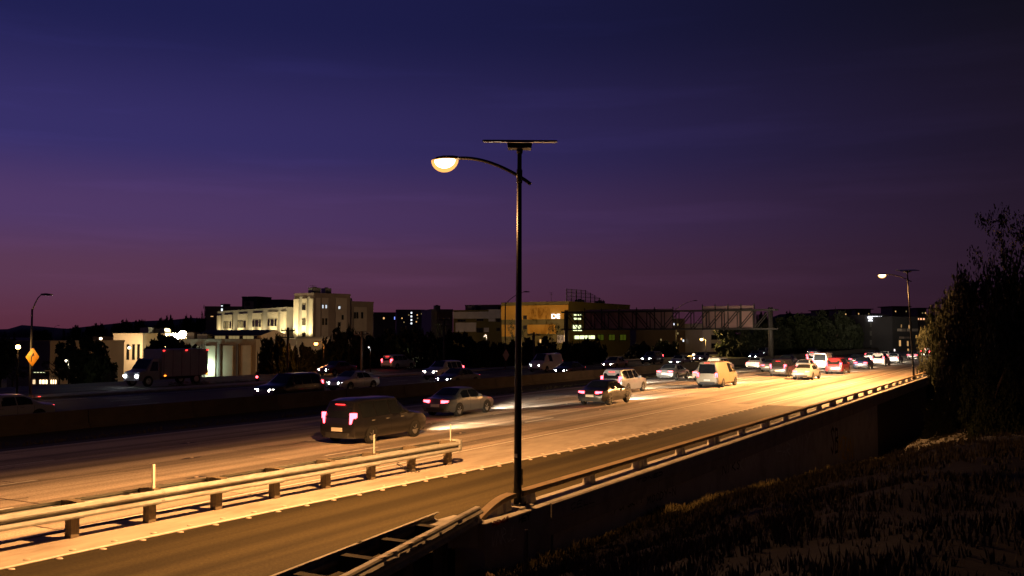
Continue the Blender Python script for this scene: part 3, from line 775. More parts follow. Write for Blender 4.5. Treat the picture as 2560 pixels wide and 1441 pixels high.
def car_meshes(kind):
    """meshes for a car: front towards +y; returns dict of part name -> list of (mesh builder data)"""
    if kind in BODY: return BODY[kind]
    D = {}
    if kind == 'sedan':
        L, W = 4.6, 0.89
        top = [(-2.3, .66), (-2.2, .92), (-1.55, .99), (-.75, 1.41), (.35, 1.43), (1.15, .98), (2.0, .84), (2.25, .68), (2.3, .50)]
        belt = [(-2.3, .60), (-2.2, .84), (-1.6, .92), (1.15, .90), (2.0, .80), (2.25, .64), (2.3, .46)]
        cab = (-1.55, 1.15); glass = (-1.42, -.80, .33, 1.04); sides = ((-1.05, -.30), (-.24, .66)); hl = (.62, .12); tl = (.79, .14, .40)
    elif kind == 'suv':
        L, W = 4.8, 0.95
        top = [(-2.4, .75), (-2.36, 1.05), (-2.1, 1.66), (-1.6, 1.74), (.45, 1.72), (1.2, 1.12), (2.1, 1.0), (2.36, .80), (2.4, .55)]
        belt = [(-2.4, .70), (-2.36, .98), (1.2, 1.02), (2.1, .94), (2.36, .76), (2.4, .50)]
        cab = (-2.34, 1.2); glass = (-2.33, -2.14, .45, 1.12); sides = ((-1.95, -1.15), (-1.08, -.22), (-.15, .72)); hl = (.76, .13); tl = (1.02, .42, .15)
    elif kind == 'van':
        L, W = 5.4, 1.0
        top = [(-2.7, .75), (-2.68, 1.1), (-2.6, 1.98), (-2.3, 2.05), (1.0, 2.02), (1.85, 1.22), (2.5, 1.02), (2.67, .80), (2.7, .55)]
        belt = [(-2.7, .70), (-2.68, 1.05), (1.85, 1.12), (2.5, .96), (2.67, .76), (2.7, .50)]
        cab = (-2.66, 1.85); glass = (-2.66, -2.60, 1.02, 1.80); sides = ((.12, 1.12),); hl = (.78, .13); tl = (1.0, .34, .10)
    hl_z, hl_h = hl; tl_z, tl_h, tl_w = tl
    xs = sorted(set([-L / 2, -L / 2 + .04, -L / 2 + .12] + [p[0] for p in top] + [p[0] for p in belt] + [-1.9, -1.0, -.4, .0, .8, 1.6] + [L / 2 - .12]))
    xs = [x for x in xs if -L / 2 <= x <= L / 2]
    def sect(x):
        zt, zb = prof(top, x), prof(belt, x)
        if zt < zb + .03: zt = zb + .03
        e = abs(x) / (L / 2); w = W * (1 - 0.10 * max(0, e - .72) / .28 - (.12 if e > .985 else 0))
        wr_ = w * (0.94 - 0.24 * min(1, (zt - zb) / .5)) if (cab[0] <= x <= cab[1]) else w * .90
        lo = .24 + .10 * max(0, e - .85) / .15
        h = [(w * .90, lo), (w, lo + .12), (w * 1.005, (zb + lo) / 2 + .06), (w * .985, zb), (wr_, zt - .05), (wr_ * .86, zt), (wr_ * .4, zt + .02)]
        return [(a, x, z) for a, z in h] + [(-a, x, z) for a, z in reversed(h)]
    b = MB(); b.loft([sect(x) for x in xs]); D['body'] = b
    def pt(x, q, side, lift=.008):
        s = sect(x); j = 3; A, B_ = Vector(s[3]), Vector(s[4])
        p = A.lerp(B_, q); p.x += lift; p.z += lift * .4
        return (p.x * side, p.y, p.z)
    def tp(x, f, side, lift=.010):
        s = sect(x); p = Vector(s[5]).lerp(Vector(s[4]), .4); return (p.x * f * side, x, s[6][2] - .02 + lift if f < .6 else p.z + lift)
    D['side'] = []
    for (a, c) in sides:
        for sd in (1, -1):
            m = MB(); n_ = 4; lo_, hi_ = [], []
            for i in range(n_ + 1):
                x = a + (c - a) * i / n_; lo_.append(pt(x, .08, sd)); hi_.append(pt(x, .90, sd))
            for i in range(n_): m.quad(lo_[i], lo_[i + 1], hi_[i + 1], hi_[i])
            D['side'].append(m)
    def screen(x0, x1):
        m = MB(); rows = []
        for i in range(5):
            x = x0 + (x1 - x0) * i / 4; s = sect(x); e1 = s[5]; c1 = s[6]
            up = .012
            rows.append([(f * e1[0] * .97, x, (e1[2] if abs(f) > .9 else c1[2]) + up) for f in (-1, -.4, .4, 1)])
        for i in range(4):
            for j in range(3): m.quad(rows[i][j], rows[i][j + 1], rows[i + 1][j + 1], rows[i + 1][j])
        return m
    if kind == 'sedan':
        D['rear'] = screen(glass[0], glass[1])
    else:
        m = MB(); zz = prof(belt, -L / 2 + .05) + .06; zt = prof(top, glass[1]) - .12
        s = sect(-L / 2 + .06)
        y0, y1 = -L / 2 - .015 + .05, glass[1] - .035
        m.quad((-W * .72, y0 - .015, zz), (W * .72, y0 - .015, zz), (W * .62, y1 - .02, zt), (-W * .62, y1 - .02, zt)); D['rear'] = m
    D['wind'] = screen(glass[2], glass[3])
    D['hl'] = []; D['tl'] = []
    for sd in (1, -1):
        m = MB(); y = L / 2; xa, xb = W * .46, W * .84
        m.loft([[(sd * xa, y + .0, hl_z - hl_h / 2), (sd * xb, y - .10, hl_z - hl_h / 2), (sd * xb, y - .12, hl_z + hl_h / 2), (sd * xa, y - .02, hl_z + hl_h / 2)],
                [(sd * xa, y - .14, hl_z - hl_h / 2), (sd * xb, y - .22, hl_z - hl_h / 2), (sd * xb, y - .24, hl_z + hl_h / 2), (sd * xa, y - .16, hl_z + hl_h / 2)]]); D['hl'].append(m)
        m = MB(); y = -L / 2; xb = W * .86; xa = xb - (tl_w if kind == 'sedan' else .20)
        m.loft([[(sd * xa, y - .015, tl_z - tl_h / 2), (sd * xb, y + .06, tl_z - tl_h / 2), (sd * xb, y + .07, tl_z + tl_h / 2), (sd * xa, y - .005, tl_z + tl_h / 2)],
                [(sd * xa, y + .14, tl_z - tl_h / 2), (sd * (xb + .02), y + .18, tl_z - tl_h / 2), (sd * (xb + .02), y + .19, tl_z + tl_h / 2), (sd * xa, y + .14, tl_z + tl_h / 2)]]); D['tl'].append(m)
    zc = prof(top, glass[0] if kind == 'sedan' else glass[1])
    m = MB(); yy = (glass[1] - .02 if kind == 'sedan' else glass[1] - .06); m.box(-.22, .22, yy - .03, yy + .01, prof(top, glass[1]) - .045, prof(top, glass[1]) - .015); D['high'] = m
    m = MB(); m.box(-.26, .26, -L / 2 - .03, -L / 2 + .03, .52, .66); D['plate'] = m
    D['bump'] = []
    for y in (-L / 2, L / 2):
        m = MB(); sg = 1 if y > 0 else -1
        m.loft([[(-W * .86, y - sg * .10, .26), (-W * .86, y - sg * .10, .48), (-W * .86, y - sg * .3, .48), (-W * .86, y - sg * .3, .26)], [(-W * .55, y + sg * .035, .26), (-W * .55, y + sg * .035, .46), (-W * .55, y - sg * .3, .46), (-W * .55, y - sg * .3, .26)],
                [(W * .55, y + sg * .035, .26), (W * .55, y + sg * .035, .46), (W * .55, y - sg * .3, .46), (W * .55, y - sg * .3, .26)], [(W * .86, y - sg * .10, .26), (W * .86, y - sg * .10, .48), (W * .86, y - sg * .3, .48), (W * .86, y - sg * .3, .26)]]); D['bump'].append(m)
    D['mirror'] = []
    for sd in (1, -1):
        m = MB(); yy = glass[3] - .38; zz = prof(belt, yy) + .10; m.box(*sorted((sd * W * .93, sd * W * 1.13)), yy - .06, yy + .06, zz - .06, zz + .06); D['mirror'].append(m)
    wb = {'sedan': 1.36, 'suv': 1.42, 'van': 1.62}[kind]
    arch = []
    for y in (-wb, wb + .04):
        for sd in (1, -1):
            m = MB(); n_ = 12; o_, i_ = [], []
            for a in range(n_ + 1):
                t = math.pi * a / n_; o_.append((sd * W * 1.012, y + .40 * math.cos(t), .33 + .40 * math.sin(t))); i_.append((sd * W * 1.012, y, .33))
            m.quad(*o_); arch.append(m)
    D['arch'] = arch
    D['seam'] = []; D['handle'] = []
    sx_ = [sides[0][0] - .06] + [(p[1] + q[0]) / 2 for p, q in zip(sides, sides[1:])] + [sides[-1][1] + .08]
    for sd in (1, -1):
        m = MB()
        for x in sx_:
            s = sect(x); pp = [Vector(s[j]) for j in (1, 2, 3)]
            for p, q in zip(pp, pp[1:]):
                m.quad((sd * (p.x + .006), x - .008, p.z), (sd * (p.x + .006), x + .008, p.z), (sd * (q.x + .006), x + .008, q.z), (sd * (q.x + .006), x - .008, q.z))
        D['seam'].append(m)
        for x in sx_[1:]:
            s = sect(x - .22); p = s[3]; m = MB(); m.box(*sorted((sd * (p[0] - .01), sd * (p[0] + .03))), x - .32, x - .14, p[2] - .10, p[2] - .07); D['handle'].append(m)
    D['wheels'] = [(sd * (W - .09), y, .335) for y in (-wb, wb + .04) for sd in (1, -1)]
    D['L'] = L; D['hz'] = hl_z
    M = {}
    M['side'] = [m.mesh('side_window', GLASS) for m in D['side']]; M['rear'] = D['rear'].mesh('rear_window', GLASS); M['wind'] = D['wind'].mesh('windscreen', GLASS)
    M['tl'] = [m.mesh('tail_lamp', TAIL_E) for m in D['tl']]; M['high'] = D['high'].mesh('high_brake_lamp', TAIL_H)
    M['plate'] = D['plate'].mesh('number_plate', WHITEP); M['bump'] = [m.mesh('bumper', mat('bumper_plastic', (.03, .03, .03), .6)) for m in D['bump']]
    M['hl'] = {k_: [m.mesh('headlamp', mm) for m in D['hl']] for k_, mm in (('cool', HEAD_E), ('warm', HEAD_W))}
    M['arch'] = [m.mesh('wheel_arch', RUBBER) for m in D['arch']]
    M['seam'] = [m.mesh('door_seam', RUBBER) for m in D['seam']]; M['handle'] = [m.mesh('door_handle', GREYM) for m in D['handle']]
    M['wheels'] = D['wheels']; M['D'] = D; BODY[kind] = M; return M
PAINTS = {'black': (.012, .012, .014), 'white': (.62, .62, .60), 'silver': (.36, .37, .38), 'grey': (.11, .115, .12), 'dark red': (.16, .015, .02), 'dark blue': (.02, .035, .10), 'tan': (.30, .25, .17)}
CARN = {'sedan': 'sedan_car', 'suv': 'suv_car', 'van': 'van'}
def car(kind, color, off, s, label, away=True, beam=0, warm='cool', group=None):
    M = car_meshes(kind); D = M['D']
    t = thing(CARN[kind], label, {'sedan': 'car', 'suv': 'car', 'van': 'van'}[kind], RC(off, s, 0.004), 0 if away else math.pi, group)
    key = ('body', color)
    if key not in M: M[key] = D['body'].mesh('body', carpaint(color.replace(' ', '_'), PAINTS[color]), True)
    bd = inst('body', M[key], t)
    em = bd.modifiers.new('edges', 'EDGE_SPLIT'); em.split_angle = R(38)
    km = ('mirror', color)
    if km not in M: M[km] = [m.mesh('wing_mirror', carpaint(color.replace(' ', '_'), PAINTS[color])) for m in D['mirror']]
    for m in M['side']: inst('side_window', m, t)
    inst('rear_window', M['rear'], t); inst('windscreen', M['wind'], t)
    for m in M['tl']: inst('tail_lamp', m, t)
    for m in M['hl'][warm]: inst('headlamp', m, t)
    for m in M[km]: inst('wing_mirror', m, t)
    for m in M['bump']: inst('bumper', m, t)
    for m in M['arch']: inst('wheel_arch', m, t)
    for m in M['seam']: inst('door_seam', m, t)
    for m in M['handle']: inst('door_handle', m, t)
    inst('high_brake_lamp', M['high'], t); inst('number_plate', M['plate'], t)
    for p in M['wheels']:
        w = inst('wheel', WT, t, p); w.rotation_euler = (0, 0, R(90)); w.rotation_euler = (0, 0, 0)
        w.rotation_euler = (0, 0, R(90)); inst('rim', WR, w)
    if beam:
        lamp('headlamp_beam', 'SPOT', (0, D['L'] / 2 + .08, D['hz']), beam, (1.0, .86, .66) if warm == 'cool' else (1.0, .74, .45), t, size=.12, angle=46, blend=1.0, target=(0, D['L'] / 2 + 30, -.75))
    return t
l1, l2, l3, l4 = [LANE0 + LW * (i + .5) for i in range(4)]
GN_ = 'cars heading away on the near carriageway'
near_cars = [
    ('suv', 'black', l2, 31.5, 'black sport utility car nearest to us, tail lamps glowing above the guardrail end'),
    ('sedan', 'grey', l3, 43.5, 'grey saloon just right of and beyond the nearest sport utility car'),
    ('sedan', 'black', l2, 54.5, 'black saloon right behind the big lamp pole as seen from here'),
    ('suv', 'silver', l3, 66.0, 'silver sport utility car left of the black saloon and farther on'),
    ('sedan', 'dark red', l4, 74.0, 'dark red saloon in the lane along the median'),
    ('van', 'tan', l2, 77.0, 'tan van in the middle of the queue, its box higher than the cars'),
    ('sedan', 'white', l3, 86.0, 'white saloon just left of the tan van'),
    ('sedan', 'silver', l1, 93.0, 'silver saloon alone in the lane nearest the shoulder'),
    ('suv', 'black', l2, 99.0, 'black sport utility car two places beyond the tan van'),
    ('suv', 'white', l4, 101.0, 'white sport utility car close to the median barrier'),
    ('sedan', 'grey', l3, 109.0, 'grey saloon ahead of the white saloon in the third lane'),
    ('van', 'white', l2, 119.0, 'white van deep in the queue, largest of the far traffic'),
    ('sedan', 'dark blue', l1, 124.0, 'dark blue saloon passing in front of the far white van'),
    ('suv', 'silver', l3, 132.0, 'silver sport utility car left of the far white van'),
    ('sedan', 'black', l2, 141.0, 'black saloon next ahead of the far white van'),
    ('sedan', 'grey', l4, 86.5, 'grey saloon in the median lane behind the white sport utility car'),
    ('sedan', 'silver', l2, 109.0, 'silver saloon between the black sport utility car and the far white van'),
    ('suv', 'dark red', l1, 108.0, 'dark red sport utility car on the shoulder side of the queue'),
    ('sedan', 'white', l4, 116.0, 'white saloon in the median lane, ahead of the white sport utility car'),
    ('sedan', 'black', l4, 131.0, 'black saloon in the median lane amid the far queue'),
    ('suv', 'silver', l1, 137.0, 'silver sport utility car in the shoulder lane of the far queue'),
    ('sedan', 'white', l2, 153.0, 'white saloon small in the second lane of the far queue'),
    ('sedan', 'grey', l1, 172.0, 'grey saloon small in the shoulder lane near the lamp pole'),
    ('sedan', 'white', l1, 150.0, 'white saloon left of the farther solar lamp pole'),
    ('suv', 'grey', l4, 148.0, 'grey sport utility car, last in the median lane'),
    ('sedan', 'silver', l2, 166.0, 'silver saloon crossing behind the farther lamp pole'),
    ('sedan', 'dark red', l3, 176.0, 'dark red saloon among the smallest of the far traffic'),
    ('suv', 'white', l1, 190.0, 'white sport utility car about to vanish behind the roadside tree'),
]
for i, (k_, c_, o_, s_, lab) in enumerate(near_cars):
    car(k_, c_, o_, s_, lab, True, 11000 if s_ < 180 else 0, 'cool' if i % 3 else 'warm', GN_)
f1, f2, f3, f4 = [41.2 + 3.7 * (i + .5) for i in range(4)]
GF_ = 'cars coming towards us on the far carriageway'
far_cars = [
    ('sedan', 'silver', f1, 27.5, 'silver saloon at the far left edge behind the barrier, headlamps on'),
    ('suv', 'black', f1, 47.0, 'black sport utility car behind the barrier, below the boxy tower building'),
    ('sedan', 'white', f2, 58.0, 'white saloon next behind the black sport utility car beyond the barrier'),
    ('sedan', 'grey', f1, 67.0, 'grey saloon left of the big lamp pole beyond the barrier'),
    ('suv', 'white', f3, 76.0, 'white sport utility car in the third oncoming lane near the lamp pole'),
    ('sedan', 'black', f1, 88.0, 'black saloon just right of the big lamp pole beyond the barrier'),
    ('van', 'white', f3, 97.0, 'white van in the oncoming lanes below the ochre building'),
    ('sedan', 'tan', f2, 108.0, 'tan saloon below the lime lit sign on the oncoming side'),
    ('sedan', 'silver', f1, 121.0, 'silver saloon oncoming, first before the sign gantry'),
    ('suv', 'grey', f3, 130.0, 'grey sport utility car oncoming, at the gantry in the third lane'),
    ('sedan', 'white', f2, 141.0, 'white saloon oncoming, right under the sign gantry'),
    ('sedan', 'dark blue', f1, 158.0, 'dark blue saloon oncoming, just past the gantry post'),
    ('suv', 'silver', f2, 176.0, 'silver sport utility car oncoming, farthest in the second lane'),
    ('sedan', 'black', f1, 200.0, 'black saloon oncoming, farthest one next to the barrier'),
]
for i, (k_, c_, o_, s_, lab) in enumerate(far_cars):
    car(k_, c_, o_, s_, lab, False, 0, 'warm' if i % 3 == 1 else 'cool', GF_)
car('sedan', 'dark red', 65.0, 78.0, 'dark red saloon on the frontage street by the planted verge', False, 150, 'cool')
car('suv', 'white', 70.4, 96.0, 'white sport utility car driving off along the frontage street', True, 120, 'warm')
# box truck on the frontage street
tk = thing('box_truck', 'grey box truck with red marker lamps on the frontage street', 'truck', RC(64.9, 56.0, 0.004), math.pi)
BOXP = mat('truck_box_panel', (.55, .53, .47), .5, var=.1, scale=2)
m = MB(); m.box(-1.15, 1.15, -3.4, 1.5, .75, 3.0); bx = m.build('cargo_box', BOXP, tk, bevel=.03)
for i in range(6):
    for sd in (-1, 1):
        m = MB(); m.box(*sorted((sd * 1.151, sd * 1.17)), -3.3 + i * .92, -3.26 + i * .92, .78, 2.97); m.build('rib', GREYM, bx)
m = MB(); secs = []
for y, zt, w in ((1.6, 2.25, 1.0), (2.2, 2.25, 1.0), (2.9, 1.35, 1.0), (3.5, 1.2, .95), (3.62, .9, .9)):
    secs.append([(-w, y, .5), (w, y, .5), (w, y, 1.2 if zt > 1.3 else zt - .1), (w * .9, y, zt), (-w * .9, y, zt), (-w, y, 1.2 if zt > 1.3 else zt - .1)])
m.loft(secs); m.build('cab', carpaint('silver', PAINTS['silver']), tk)
m = MB(); m.quad((-.8, 2.27, 2.19), (.8, 2.27, 2.19), (.85, 2.86, 1.44), (-.85, 2.86, 1.44)); m.build('windscreen', GLASS, tk)
for sd in (-1, 1):
    m = MB(); m.quad((sd * 1.004, 1.75, 1.25), (sd * 1.004, 2.6, 1.25), (sd * .94, 2.25, 2.0), (sd * .94, 1.75, 2.0)); m.build('side_window', GLASS, tk)
    m = MB(); m.box(*sorted((sd * .55, sd * .85)), 3.56, 3.66, .78, .94); m.build('headlamp', HEAD_E, tk)
    m = MB(); m.box(*sorted((sd * .85, sd * 1.05)), -3.45, -3.40, .8, 1.0); m.build('tail_lamp', TAIL_E, tk)
    for y in (-3.3, -1.0, 1.35):
        m = MB(); m.box(*sorted((sd * 1.152, sd * 1.185)), y - .09, y + .09, 2.86, 2.93); m.build('marker_lamp', TAIL_H, tk)
    for y in (-3.3, 1.2):
        m = MB(); m.box(*sorted((sd * 1.152, sd * 1.185)), y - .09, y + .09, .80, .88); m.build('marker_lamp', AMBER_E, tk)
    for y in (-2.2, 2.75):
        w = inst('wheel', WT, tk, (sd * .95, y, .45), (0, 0, R(90)), (1.34, 1.34, 1.3)); inst('rim', WR, w)
m = MB(); m.box(-.4, .4, -3.3, 3.0, .5, .74); m.build('chassis', DARKM, tk)

# ------------------------------------------------------------------ buildings
class Bld:
    """a block placed by its nearest corner (photo column px, depth Z along the view axis) and turned by ang;
       local x runs along the front, local y away from us, z up from the base"""
    def __init__(s, name, label, px, Z, ang, ytop, zb, m, pxR=None, W=None, pxL=None, Dp=None, anchor='L', cat='building', roofm=None, group=None):
        s.d = RGT * math.cos(ang) + FWD * math.sin(ang); s.e = -RGT * math.sin(ang) + FWD * math.cos(ang)
        s.C = dp(px, 835, Z); s.C.z = zb
        s.zb = zb
        if anchor == 'R':                      # px is the right front corner, pxL the left one
            u = s.solve(pxL, s.d); s.C = s.C + s.d * u; W = -u
        s.W = W if W else s.solve(pxR, s.d)
        if Dp is None: Dp = s.solve(pxL, s.e)
        s.D = Dp
        s.H = dp(px, ytop, Z).z - zb
        s.t = thing(name, label, cat, s.C, math.atan2(s.d.y, s.d.x), group)
        b = MB(); b.box(0, s.W, 0, s.D, 0, s.H); s.wall = b.build('wall', m, s.t)
        b = MB()                               # parapet coping
        for q in ((-.08, s.W + .08, -.08, .22), (-.08, s.W + .08, s.D - .22, s.D + .08), (-.08, .22, .22, s.D - .22), (s.W - .22, s.W + .08, .22, s.D - .22)):
            b.box(q[0], q[1], q[2], q[3], s.H - .002, s.H + .35)
        s.cop = b.build('parapet', roofm or m, s.t)
    def solve(s, px, dirv):
        r = ray(px, 835); r = Vector((r.x, r.y)); d = Vector((dirv.x, dirv.y)); C = Vector((s.C.x, s.C.y))
        det = r.x * -d.y + r.y * d.x           # k r - u d = C
        return (r.x * C.y - r.y * C.x) / det
    def uv(s, px, py, face):
        d = {'F': s.d, 'L': s.e, 'R': s.e}[face]; n = {'F': s.e, 'L': s.d, 'R': s.d}[face]
        O = s.C if face != 'R' else s.C + s.d * s.W
        r = ray(px, py); k = (O - CAMP).dot(n) / r.dot(n); p = CAMP + r * k
        return (p - O).dot(d), p.z - s.zb
    def P(s, face, u, v, out):
        return {'F': (u, -out, v), 'L': (-out, u, v), 'R': (s.W + out, u, v)}[face]
    def slab(s, name, face, u0, u1, v0, v1, o0, o1, m, parent=None):
        a, c = s.P(face, u0, v0, o0), s.P(face, u1, v1, o1)
        b = MB(); b.box(*sorted((a[0], c[0])), *sorted((a[1], c[1])), *sorted((a[2], c[2]))); return b.build(name, m, parent or s.t)
    def panel(s, face, px0, py0, px1, py1, m, proud=.12, name='wall_panel'):
        cx, cy = (px0 + px1) / 2, (py0 + py1) / 2
        u0, _ = s.uv(px0, cy, face); u1, _ = s.uv(px1, cy, face); _, v1 = s.uv(cx, py0, face); _, v0 = s.uv(cx, py1, face)
        return s.slab(name, face, *sorted((u0, u1)), max(v0, .02), v1, -.02, proud, m)
    def window(s, face, px0, py0, px1, py1, m=None, mull=1, proud=.0, frame=None):
        cx, cy = (px0 + px1) / 2, (py0 + py1) / 2
        u0, _ = s.uv(px0, cy, face); u1, _ = s.uv(px1, cy, face); _, v1 = s.uv(cx, py0, face); _, v0 = s.uv(cx, py1, face)
        u0, u1 = sorted((u0, u1)); fw = min(.12, (u1 - u0) * .14)
        b = MB()
        def bar(a0, a1, c0, c1):
            p, q = s.P(face, a0, c0, proud - .02), s.P(face, a1, c1, proud + .10); b.box(*sorted((p[0], q[0])), *sorted((p[1], q[1])), *sorted((p[2], q[2])))
        bar(u0, u1, v0, v0 + fw); bar(u0, u1, v1 - fw, v1); bar(u0, u0 + fw, v0 + fw, v1 - fw); bar(u1 - fw, u1, v0 + fw, v1 - fw)
        for i in range(mull):
            um = u0 + (u1 - u0) * (i + 1) / (mull + 1); bar(um - fw / 2, um + fw / 2, v0 + fw, v1 - fw)
        w = b.build('window', frame or DARKM, s.t)
        for i in range(mull + 1):
            a0 = u0 + (u1 - u0) * i / (mull + 1); a1 = u0 + (u1 - u0) * (i + 1) / (mull + 1)
            s.slab('pane', face, a0 + fw * .5, a1 - fw * .5, v0 + fw, v1 - fw, proud - .02, proud + .04, m or GLASS, w)
        return w
def stucco(name, c, **k): return mat('stucco_' + name, c, .9, var=.10, scale=.5, stain=tuple(x * .72 for x in c), stain_scale=.18, **k)
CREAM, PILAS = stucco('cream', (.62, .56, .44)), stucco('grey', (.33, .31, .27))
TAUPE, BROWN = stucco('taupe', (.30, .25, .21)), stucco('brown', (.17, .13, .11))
OCHRE, OLIVE = stucco('ochre', (.52, .27, .035)), stucco('olive', (.15, .12, .04))
WHITES, DKGREY = stucco('white', (.60, .55, .52)), stucco('dark', (.035, .033, .036))
ROOFD = mat('dark_roof', (.05, .05, .055), .8, var=.2)
FLOODC = (1.0, .80, .42)
def flood(bl, face, u, v, out, energy, tu, tv, size=120, name='floodlight', colr=FLOODC):
    """a wall washer: small fixture on a stub with a spot aimed at the wall"""
    p = Vector(bl.P(face, u, v, out)); q = Vector(bl.P(face, tu, tv, 0))
    b = MB(); b.tube([p - Vector((0, 0, .5)), p], .04, 6); d = (q - p).normalized(); b.beam(p - d * .15, p + d * .05, .3, .2); f = b.build(name, DARKM, bl.t)
    lamp('flood_light', 'SPOT', p + d * .12, energy, colr, bl.t, size=.15, angle=size, blend=.8, target=tuple(q))
    return f
# cream two storey block
b2 = Bld('office_block', 'cream floodlit office block with grey pilasters and triple windows', 543, 262, R(-56), 782, -5.3, PILAS, pxR=716, Dp=3)
for (a, t0, c, t1, y1) in ((544, 790, 554, 789, 838), (560.7, 788, 582.3, 787, 838), (596.5, 786, 618.6, 784.5, 840), (632.6, 784, 656, 782, 842), (670.7, 781, 695.5, 780, 844), (703, 779.5, 716.4, 779, 846)):
    b2.panel('F', a, (t0 + t1) / 2, c, y1, CREAM, .25)
for wins, y0, y1 in (((561, 566, 567.8, 574, 576.4, 580.4), 805, 821.5), ((597, 602, 603.6, 611, 612.8, 617), 802.5, 819.5), ((634, 638.8, 641, 648.6, 650.6, 655), 800.5, 818), ((672.4, 677, 679, 687, 689.4, 694), 798, 816)):
    for i in range(3): b2.window('F', wins[2 * i], y0, wins[2 * i + 1], y1, WIN_DIM if y0 > 802 and i < 2 else GLASS, 0, .25)
for i, u in enumerate((4, 12, 20, 28, 36, 44, 50)):
    flood(b2, 'F', u, b2.uv(640, 838, 'F')[1] - 1.2, 3.0, 2200, u, b2.H * .75, 110)
# rooftop volumes behind it
pz = b2.C + b2.d * 20 + b2.e * 9
ph = Bld('rooftop_penthouse', 'dark stepped penthouse with three small windows on the office roof', 604, 262, R(-20), 745, b2.zb + b2.H, ROOFD, pxR=640, Dp=7)
ph.panel('F', 611, 754, 634, 772, TAUPE, .1)
for a, c in ((613, 616), (617.5, 620.5), (622, 625)): ph.window('F', a, 756, c, 765, GLASS, 0, .1)
ph2 = Bld('rooftop_plant_room', 'long dark plant room right of the rooftop penthouse', 641, 262, R(-20), 753, b2.zb + b2.H, ROOFD, pxR=706, Dp=6)
ph2.panel('F', 655, 761, 682, 773, BROWN, .1)
# tower
b3 = Bld('tower_block', 'tall boxy tower with one bright floodlit face and one face coloured brown for its shade', 784, 212, R(50), 736, -5.3, BROWN, pxR=875, pxL=735)
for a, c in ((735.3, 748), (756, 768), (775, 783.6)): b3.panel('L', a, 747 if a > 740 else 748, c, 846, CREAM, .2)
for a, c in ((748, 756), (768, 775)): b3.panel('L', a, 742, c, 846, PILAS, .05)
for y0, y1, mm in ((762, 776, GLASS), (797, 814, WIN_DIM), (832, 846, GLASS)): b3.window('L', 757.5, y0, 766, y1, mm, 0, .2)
for a, c in ((789, 800), (803, 820), (838, 866)): b3.panel('F', a, 745, c, 850, TAUPE, .12)  # brown tones put the shade of this face into its colour
for a, y0, c, y1, mm in ((803.7, 762, 808, 772, WIN_COOL), (811.8, 762, 816.6, 772, WIN_COOL), (844, 765, 850, 774, WIN_COOL), (804, 796, 809, 813, GLASS), (812, 796, 817, 813, GLASS), (844, 806, 850, 817, GLASS), (853, 788, 858, 800, GLASS)):
    b3.window('F', a, y0, c, y1, mm, 1 if mm is WIN_COOL else 0, .12)
for u in (1.5, 5.0, 8.5): flood(b3, 'L', u, b3.uv(760, 848, 'L')[1] - .6, 2.6, 3600, u, b3.H * .82, 95)
b4 = Bld('side_block', 'plain brown block adjoining the tower on its right', 878, 226, R(50), 757, -5.3, BROWN, pxR=933, Dp=14)
b4.panel('F', 884, 768, 916, 828, TAUPE, .12)
for a in (884, 890, 902): b4.window('F', a, 781, a + 4.5, 797, GLASS, 0, .12)
an = Bld('entrance_annex', 'low flat roofed cream annex at the foot of the tower', 742, 196, R(22), 847, -5.3, CREAM, pxR=826, Dp=10, roofm=PILAS)
for a in (752, 762, 772): an.window('F', a, 867, a + 6, 884, GLASS, 0)
an.window('F', 760, 871, 764, 882, WIN_COOL, 0, .12)
# warehouse with clerestory
b1 = Bld('warehouse', 'long low warehouse with tall recessed cream panels and grey piers', 640, 178, R(-25), 853, -5.0, PILAS, pxL=425, Dp=12, anchor='R')
for a, c in ((437, 451), (462, 477), (490, 498), (515.5, 539.5), (558.5, 583), (603, 629)): b1.panel('F', a, 866 - (a - 430) * .012, c, 952, CREAM, .18)
for a in (500, 508, 549, 594): b1.panel('F', a, 861, a + 4, 952, BROWN, .3, 'downpipe_chase')
b1.slab('wall_panel', 'R', 3, 11, .1, b1.H - 1, -.02, .15, CREAM)
for px, py, e in ((497, 918, 500), (525, 914, 800)):       # greenish wall lamps
    u, v = b1.uv(px, py, 'F'); b1.slab('wall_lamp', 'F', u - .2, u + .2, v, v + .2, .3, .55, emat('wall_lamp_glow', (.75, 1.0, .85), 5)); lamp('wall_lamp_light', 'POINT', b1.P('F', u, v - .4, 1.2), e * .9, (.72, 1.0, .74), b1.t, .2)
cw = MB(); u0 = b1.uv(470, 855, 'F')[0]; H = b1.H
cw.box(u0, b1.W - 1.0, 2.5, 9.5, H + .01, H + 1.0); cw.build('clerestory_wall', PILAS, b1.t)
rf = MB(); rf.loft([[(u0 - .5, 1.6, H + 1.0), (u0 - .5, 6, H + 2.1), (u0 - .5, 10.4, H + 1.0)], [(b1.W - .5, 1.6, H + 1.0), (b1.W - .5, 6, H + 2.1), (b1.W - .5, 10.4, H + 1.0)]]); rf.build('clerestory_roof', ROOFD, b1.t)
gb = MB(); gb.loft([[(b1.W - .98, 2.6, H + .01), (b1.W - .98, 9.4, H + .01), (b1.W - .98, 10.2, H + 1.0), (b1.W - .98, 6, H + 2.08), (b1.W - .98, 1.8, H + 1.0)], [(b1.W - .45, 2.6, H + .01), (b1.W - .45, 9.4, H + .01), (b1.W - .45, 10.2, H + 1.0), (b1.W - .45, 6, H + 2.09), (b1.W - .45, 1.8, H + 1.0)]]); gb.build('gable_wall', CREAM, b1.t)
for i in range(15):
    a = b1.W - 1.8 - i * .86; b = MB(); b.box(a - .75, a, 2.44, 2.5, H + .38, H + .92); b.build('clerestory_pane', WIN_DIM if i % 4 else GLASS, b1.t)
